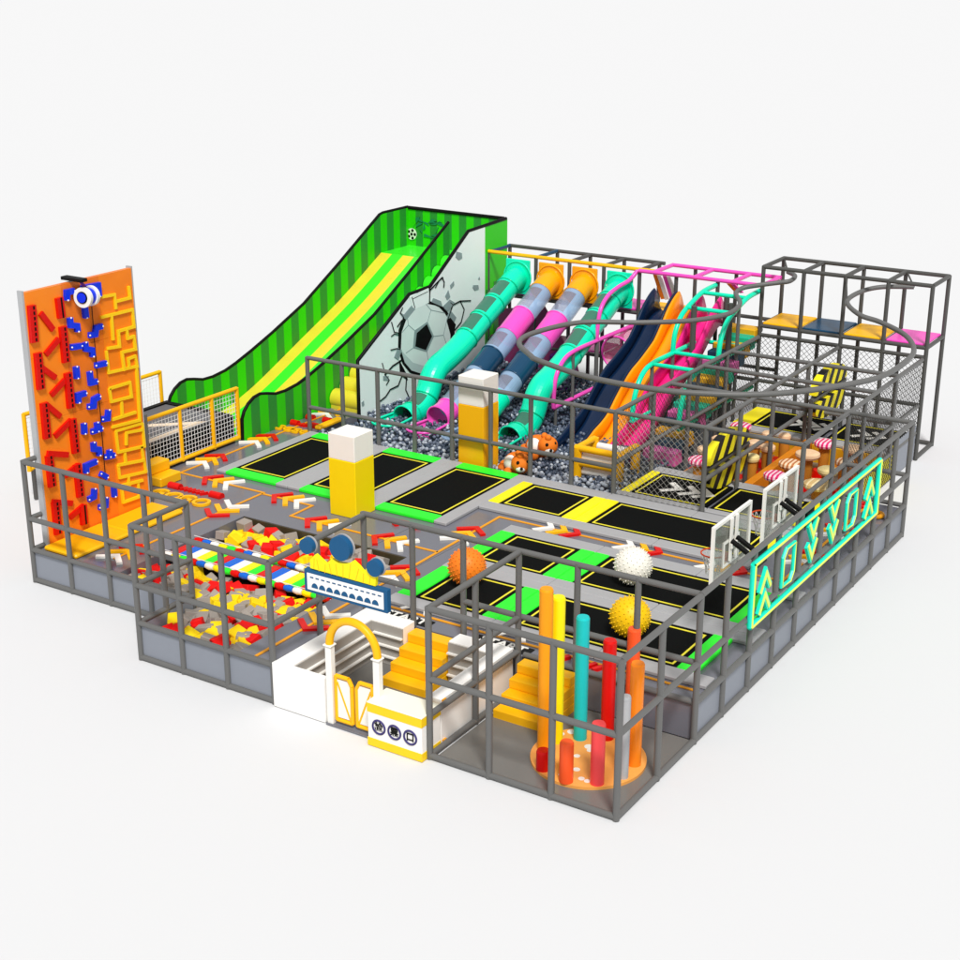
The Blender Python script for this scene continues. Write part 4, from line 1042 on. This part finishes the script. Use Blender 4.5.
for k in ('ball_light', 'ball_slate', 'ball_dark'): me.materials.append(M[k])
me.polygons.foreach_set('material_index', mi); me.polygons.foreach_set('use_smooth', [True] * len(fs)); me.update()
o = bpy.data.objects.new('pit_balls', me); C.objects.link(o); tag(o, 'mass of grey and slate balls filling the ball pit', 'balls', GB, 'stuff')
# plush animals
def plush(c, ang, label, body):
    t = thing('plush_animal', label, 'plush toy', (c[0], c[1], .5), 'orange plush animals in the ball pit')
    R = Matrix.Rotation(ang, 3, 'Z'); cc = V(c); L = lambda x, y, z: cc + R @ V((x, y, z))
    MB().ball(L(0, 0, 0), .3, 20, 12, sc=(1.15, .95, .85), rot=R).build('body', 'fox', t)
    MB().ball(L(.06, -.13, .05), .22, 16, 10, sc=(1, .8, .8), rot=R).build('belly', 'white', t)
    hd = MB().ball(L(.4, -.02, .14), .22, 18, 12, sc=(1, 1, .95)).build('head', 'fox', t)
    MB().ball(L(.5, -.06, .08), .125, 14, 9, sc=(1, 1, .8)).build('muzzle', 'white', hd)
    for s_ in (-1, 1): MB().ball(L(.4 + .08 * s_, -.06, .34), .075, 10, 7).build('ear', 'fox', hd)
    MB().ball(L(.63, -.08, .1), .035, 8, 6).build('nose', 'black', hd)
    for s_ in (-.1, .1): MB().ball(L(.56, -.04 + s_, .22), .038, 8, 6).build('eye', 'black', hd)
    for (x, y) in ((-.28, -.2), (-.1, -.3), (.22, -.26), (-.36, .06)): MB().ball(L(x, y, -.1), .11, 12, 8).build('paw', 'fox', t)
a = at(517, 462, z=.72); plush((a.x, a.y, .68), -.75, 'orange and white plush animal lying nearest the fence', 'fox')
a = at(543, 445, z=.85); plush((a.x - .1, a.y, .8), -.5, 'orange and white plush animal sitting up behind the other', 'fox')
# roller gate
rgp = thing('roller_gate', 'yellow padded frame with white rollers before the slides', 'roller gate', (-6.0, 10.3, .1))
a = at(577, 470, z=.6); X0 = a.x; Y0 = a.y
for (dx, dy) in ((0, 0), (1.0, 0), (0, .75), (1.0, .75)): T('post', 'gold', [(X0 + dx, Y0 + dy, .1), (X0 + dx, Y0 + dy, 1.12)], .1, rgp, 14)
for z in (.78, 1.1):
    T('beam', 'gold', [(X0 - .05, Y0, z), (X0 + 1.05, Y0, z)], .075, rgp, 12); T('roller', 'white', [(X0 + .1, Y0 + .1, z - .2), (X0 + .95, Y0 + .1, z - .2)], .085, rgp, 14)
for dx in (0, 1.0): T('beam', 'gold', [(X0 + dx, Y0, 1.1), (X0 + dx, Y0 + .75, 1.1)], .07, rgp, 12)
T('roller', 'white', [(X0 + .1, Y0 + .75, .95), (X0 + .95, Y0 + .75, .95)], .085, rgp, 14)
# ------------------------------------------------------------------ obstacle court
tl = stripe_mat('court_tiles', (222, 30, 12), (216, 128, 20), 'x', 2.4, .5)
nt = tl.node_tree; ck = nt.nodes.new('ShaderNodeTexChecker'); ck.inputs['Scale'].default_value = 3.2
ck.inputs[1].default_value = (*lin((216, 130, 20)), 1); ck.inputs[2].default_value = (*lin((206, 26, 14)), 1)
ck2 = nt.nodes.new('ShaderNodeTexChecker'); ck2.inputs['Scale'].default_value = 1.6; ck2.inputs[2].default_value = (*lin((120, 116, 108)), 1)
tcn = [q for q in nt.nodes if q.type == 'TEX_COORD'][0]
nt.links.new(tcn.outputs['Object'], ck.inputs[0]); nt.links.new(tcn.outputs['Object'], ck2.inputs[0])
nt.links.new(ck.outputs[0], ck2.inputs[1]); nt.links.new(ck2.outputs[0], nt.nodes['Principled BSDF'].inputs['Base Color'])
tag(MB().box((-5.13, 11.76, .1), (-1.3, 15.19, .2)).build('court_floor', tl), kind='structure')
dw = thing('court_divider', 'orange padded wall dividing the mushroom court', 'padded wall', (-3.1, 13.4, .2))
B('padding', 'tile_orange', (-3.2, 11.76, .2), (-3.02, 13.45, .68), dw, .01); B('padding', 'tile_orange', (-3.2, 13.46, .2), (-3.02, 15.18, .68), dw, .01)
B('padding', 'stair_yellow', (-5.1, 15.1, .2), (-3.22, 15.19, .6), dw); B('padding', 'stair_yellow', (-3.0, 15.1, .2), (-1.32, 15.19, .6), dw)
MU = [(775, 473, 'candy_pink', .24, 'pink striped mushroom stool nearest the far basketball board'), (790.5, 461.5, 'candy_tan', .25, 'tan striped mushroom stool behind the pink striped one'), (808, 452, 'tan', .27, 'plain tan mushroom stool third along the orange wall'), (825, 441, 'candy_pink', .24, 'pink striped mushroom stool farthest along the orange wall'),
      (828, 468, 'cream', .22, 'pale cream mushroom stool near the neon sign'), (818, 482, 'candy_cream', .3, 'widest cream striped mushroom stool by the neon sign'), (854, 447, 'tan', .25, 'tan mushroom stool behind the netting'), (845, 460, 'candy_tan', .2, 'small tan striped mushroom stool before the netted corner'),
      (741, 424, 'candy_pink', .25, 'pink striped mushroom stool at the rear left of the court'), (768, 432, 'tan', .14, 'small tan peg stool left at the rear court edge'), (785, 434, 'tan', .14, 'small tan peg stool right at the rear court edge'), (699, 458, 'candy_pink', .24, 'pink striped mushroom stool left of the near striped disc'), (719, 437, 'tan', .17, 'tan stool peeping over the near striped disc'), (755, 441, 'tan', .17, 'tan stool right of the near striped disc'), (768, 445, 'tan', .17, 'tan stool beside the orange wall'), (752, 455, 'cream', .17, 'cream stool touching the near striped disc'), (704, 447, 'tan', .15, 'tan stool behind the pink striped stool')]
for i, (a, b, m, r_, l_) in enumerate(MU):
    p = at(a, b, z=1.02); r_ *= .98
    t = thing('mushroom_stool', l_, 'mushroom stool', (p.x, p.y, .2), 'mushroom stools in the obstacle court')
    mb = MB(); pr = [(r_ * .9, .9), (r_, .95), (r_ * .96, 1.0), (r_ * .7, 1.03)]
    for (ra, za), (rb, zb) in zip(pr, pr[1:]): mb.cyl((p.x, p.y, za), ra, zb - za, 26, r2=rb)
    mb.build('cap', m, t)
    MB().cyl((p.x, p.y, .2), .1, .71, 16, r2=.12).build('stem', 'stump', t)
    MB().cyl((p.x, p.y, .2), .24, .16, 20, r2=.2).build('foot', 'red' if i % 4 else 'stump', t)
def hdisc(cx, cy, cz, Ry, Rz, label):
    t = thing('striped_disc', label, 'obstacle disc', (cx, cy, cz), 'yellow and black striped obstacle discs')
    for s_ in (1, -1):
        P = [(cx - .08, cy + Ry * math.cos(PI * k / 28), cz + s_ * (.11 + Rz * math.sin(PI * k / 28) ** .8)) for k in range(29)]
        o = MB().prism(P, (.16, 0, 0), 0).build('half_disc', 'hazard', t)
    T('axle', 'dark_tube', [(cx, cy - Ry - .1, cz), (cx, cy + Ry + .1, cz)], .055, t)
    for s_ in (-1, 1): T('support', 'dark_tube', [(cx, cy + s_ * (Ry + .06), .2), (cx, cy + s_ * (Ry + .06), cz)], .05, t)
hdisc(-3.45, 11.33, 1.3, 1.0, .46, 'yellow and black striped disc over the netted trampoline')
hdisc(-2.95, 15.75, 1.72, .98, .46, 'yellow and black striped disc over the far trampoline')

# ------------------------------------------------------------------ basketball boards
def hoop(y0, y1, label):
    x = -.6; z0, z1 = 1.77, 2.72; ym = (y0 + y1) / 2
    t = thing('basketball_board', label, 'basketball hoop', (x, ym, z0), 'basketball boards over the trampolines')
    B('glass', 'glass', (x - .01, y0 + .03, z0 + .03), (x + .01, y1 - .03, z1 - .03), t)
    mb = MB(); w = .025
    mb.box((x - w, y0, z0), (x + w, y0 + .05, z1)).box((x - w, y1 - .05, z0), (x + w, y1, z1)).box((x - w, y0 + .05, z1 - .05), (x + w, y1 - .05, z1)).box((x - w, y0 + .05, z0), (x + w, y1 - .05, z0 + .03)); mb.build('frame', 'white', t)
    mb = MB(); a, b, c, d = ym - .3, ym + .3, z0 + .12, z0 + .55
    mb.box((x - .015, a, c), (x + .015, a + .04, d)).box((x - .015, b - .04, c), (x + .015, b, d)).box((x - .015, a + .04, d - .04), (x + .015, b - .04, d)).box((x - .015, a + .04, c), (x + .015, b - .04, c + .04)); mb.build('target_square', 'white', t)
    mb = MB().box((x + .025, ym - .13, z0 + .2), (x + .06, ym - .07, z1 - .03)).box((x + .025, ym + .07, z0 + .2), (x + .06, ym + .13, z1 - .03)).box((x + .062, ym - .15, z0 + .42), (x + .09, ym + .15, z0 + .5)); mb.build('bracket', 'white', t)
    for s_ in (-.1, .1): T('arm', 'black', [(x + .06, ym + s_, 2.3), (-.02, ym - .12 + s_, 2.1)], .042, t)
    B('clamp', 'black', (-.05, ym - .3, 2.03), (-.01, ym + .06, 2.36), t)
    hc = V((x - .28, ym, z0 + .22))
    MB().tube([hc + V((.2 * math.cos(2 * PI * k / 24), .2 * math.sin(2 * PI * k / 24), 0)) for k in range(24)], .014, 6, closed=True).build('hoop', 'hoop', t)
    B('hoop_mount', 'hoop', (x - .1, ym - .07, z0 + .16), (x - .02, ym + .07, z0 + .26), t)
    mb = MB()
    for k in range(12):
        for s_ in (1, -1):
            a = 2 * PI * k / 12; pts = [hc + V((r_ * math.cos(a + s_ * q), r_ * math.sin(a + s_ * q), -h)) for r_, h, q in ((.2, 0, 0), (.16, .12, .26), (.12, .24, .52), (.11, .36, .78))]
            mb.tube(pts, .006, 4, cap=False)
    mb.build('hoop_net', 'net_white', t)
hoop(4.15, 5.62, 'basketball board nearest the white knobbly ball'); hoop(6.18, 7.66, 'basketball board farther along the neon-signed railing')

# ------------------------------------------------------------------ neon sign
ns = thing('neon_sign', 'long cyan and yellow neon style sign of arrows and ovals', 'sign', (.1, 7.1, 1.2))
NX = .07
F = [(4.2, 1.2), (10.1, 1.2), (10.1, 2.24), (4.2, 2.24)]
mb = MB(); mb2 = MB()
for a, b in zip(F, F[1:] + F[:1]): mb.tube([(NX, a[0], a[1]), (NX, b[0], b[1])], .048, 8); mb2.tube([(NX + .036, a[0], a[1]), (NX + .036, b[0], b[1])], .022, 8)
f = mb.build('frame', 'cyan_neon', ns); mb2.build('frame_strip', 'neon_yellow', f)
def chevn(yc, zc, s_):
    P = [(NX - .02, yc - .2, zc - .2 * s_), (NX - .02, yc, zc + .08 * s_), (NX - .02, yc + .2, zc - .2 * s_)]
    o = MB().strip(P, (1, 0, 0), .13, .05).build('arrow', 'cyan_neon', ns); MB().strip([(p[0] + .05, p[1], p[2]) for p in P], (1, 0, 0), .065, .012).build('arrow_fill', 'neon_yellow', o)
def oval(yc):
    P = [(-.24, -.3), (-.24, .2), (-.12, .32), (.24, .32), (.24, -.18), (.12, -.32)]
    pts = [(NX, yc + a, 1.72 + b) for a, b in P]
    o = MB().tube(pts, .034, 8, closed=True, smooth=False).build('oval', 'cyan_neon', ns); MB().tube([(p[0] + .026, p[1], p[2]) for p in pts], .014, 6, closed=True).build('oval_strip', 'neon_yellow', o)
for y, s_ in ((4.69, 1), (6.7, -1), (7.71, -1), (9.62, 1)):
    for z in ((1.5, 1.86) if s_ > 0 else (1.58, 1.95)): chevn(y, z, s_)
oval(5.68); oval(8.65)

# ------------------------------------------------------------------ camera, light
cam = bpy.data.cameras.new('camera'); co = bpy.data.objects.new('camera', cam); C.objects.link(co)
Rm = Matrix((RGT, -DWN, -FWD)).transposed().to_4x4(); Rm.translation = CAM; co.matrix_world = Rm
cam.sensor_width = 36; cam.lens = FPX / 960 * 36; cam.clip_end = 3000
bpy.context.scene.camera = co
w = bpy.data.worlds.new('World'); bpy.context.scene.world = w; w.use_nodes = True
w.node_tree.nodes['Background'].inputs[0].default_value = (1, 1, 1, 1); w.node_tree.nodes['Background'].inputs[1].default_value = .46
sl = bpy.data.lights.new('sun', 'SUN'); sl.energy = 2.9; sl.angle = math.radians(12); sl.color = (1, .98, .95)
so = bpy.data.objects.new('sun', sl); C.objects.link(so)
d = V((.52, -.62, 1.08))
so.rotation_euler = d.to_track_quat('Z', 'Y').to_euler(); so.location = (0, 0, 20)
sc = bpy.context.scene
sc.view_settings.view_transform = 'Standard'; sc.view_settings.look = 'None'; sc.view_settings.exposure = .14; sc.view_settings.gamma = 1
sc.render.engine = 'CYCLES'; sc.cycles.max_bounces = 8; sc.cycles.transparent_max_bounces = 16
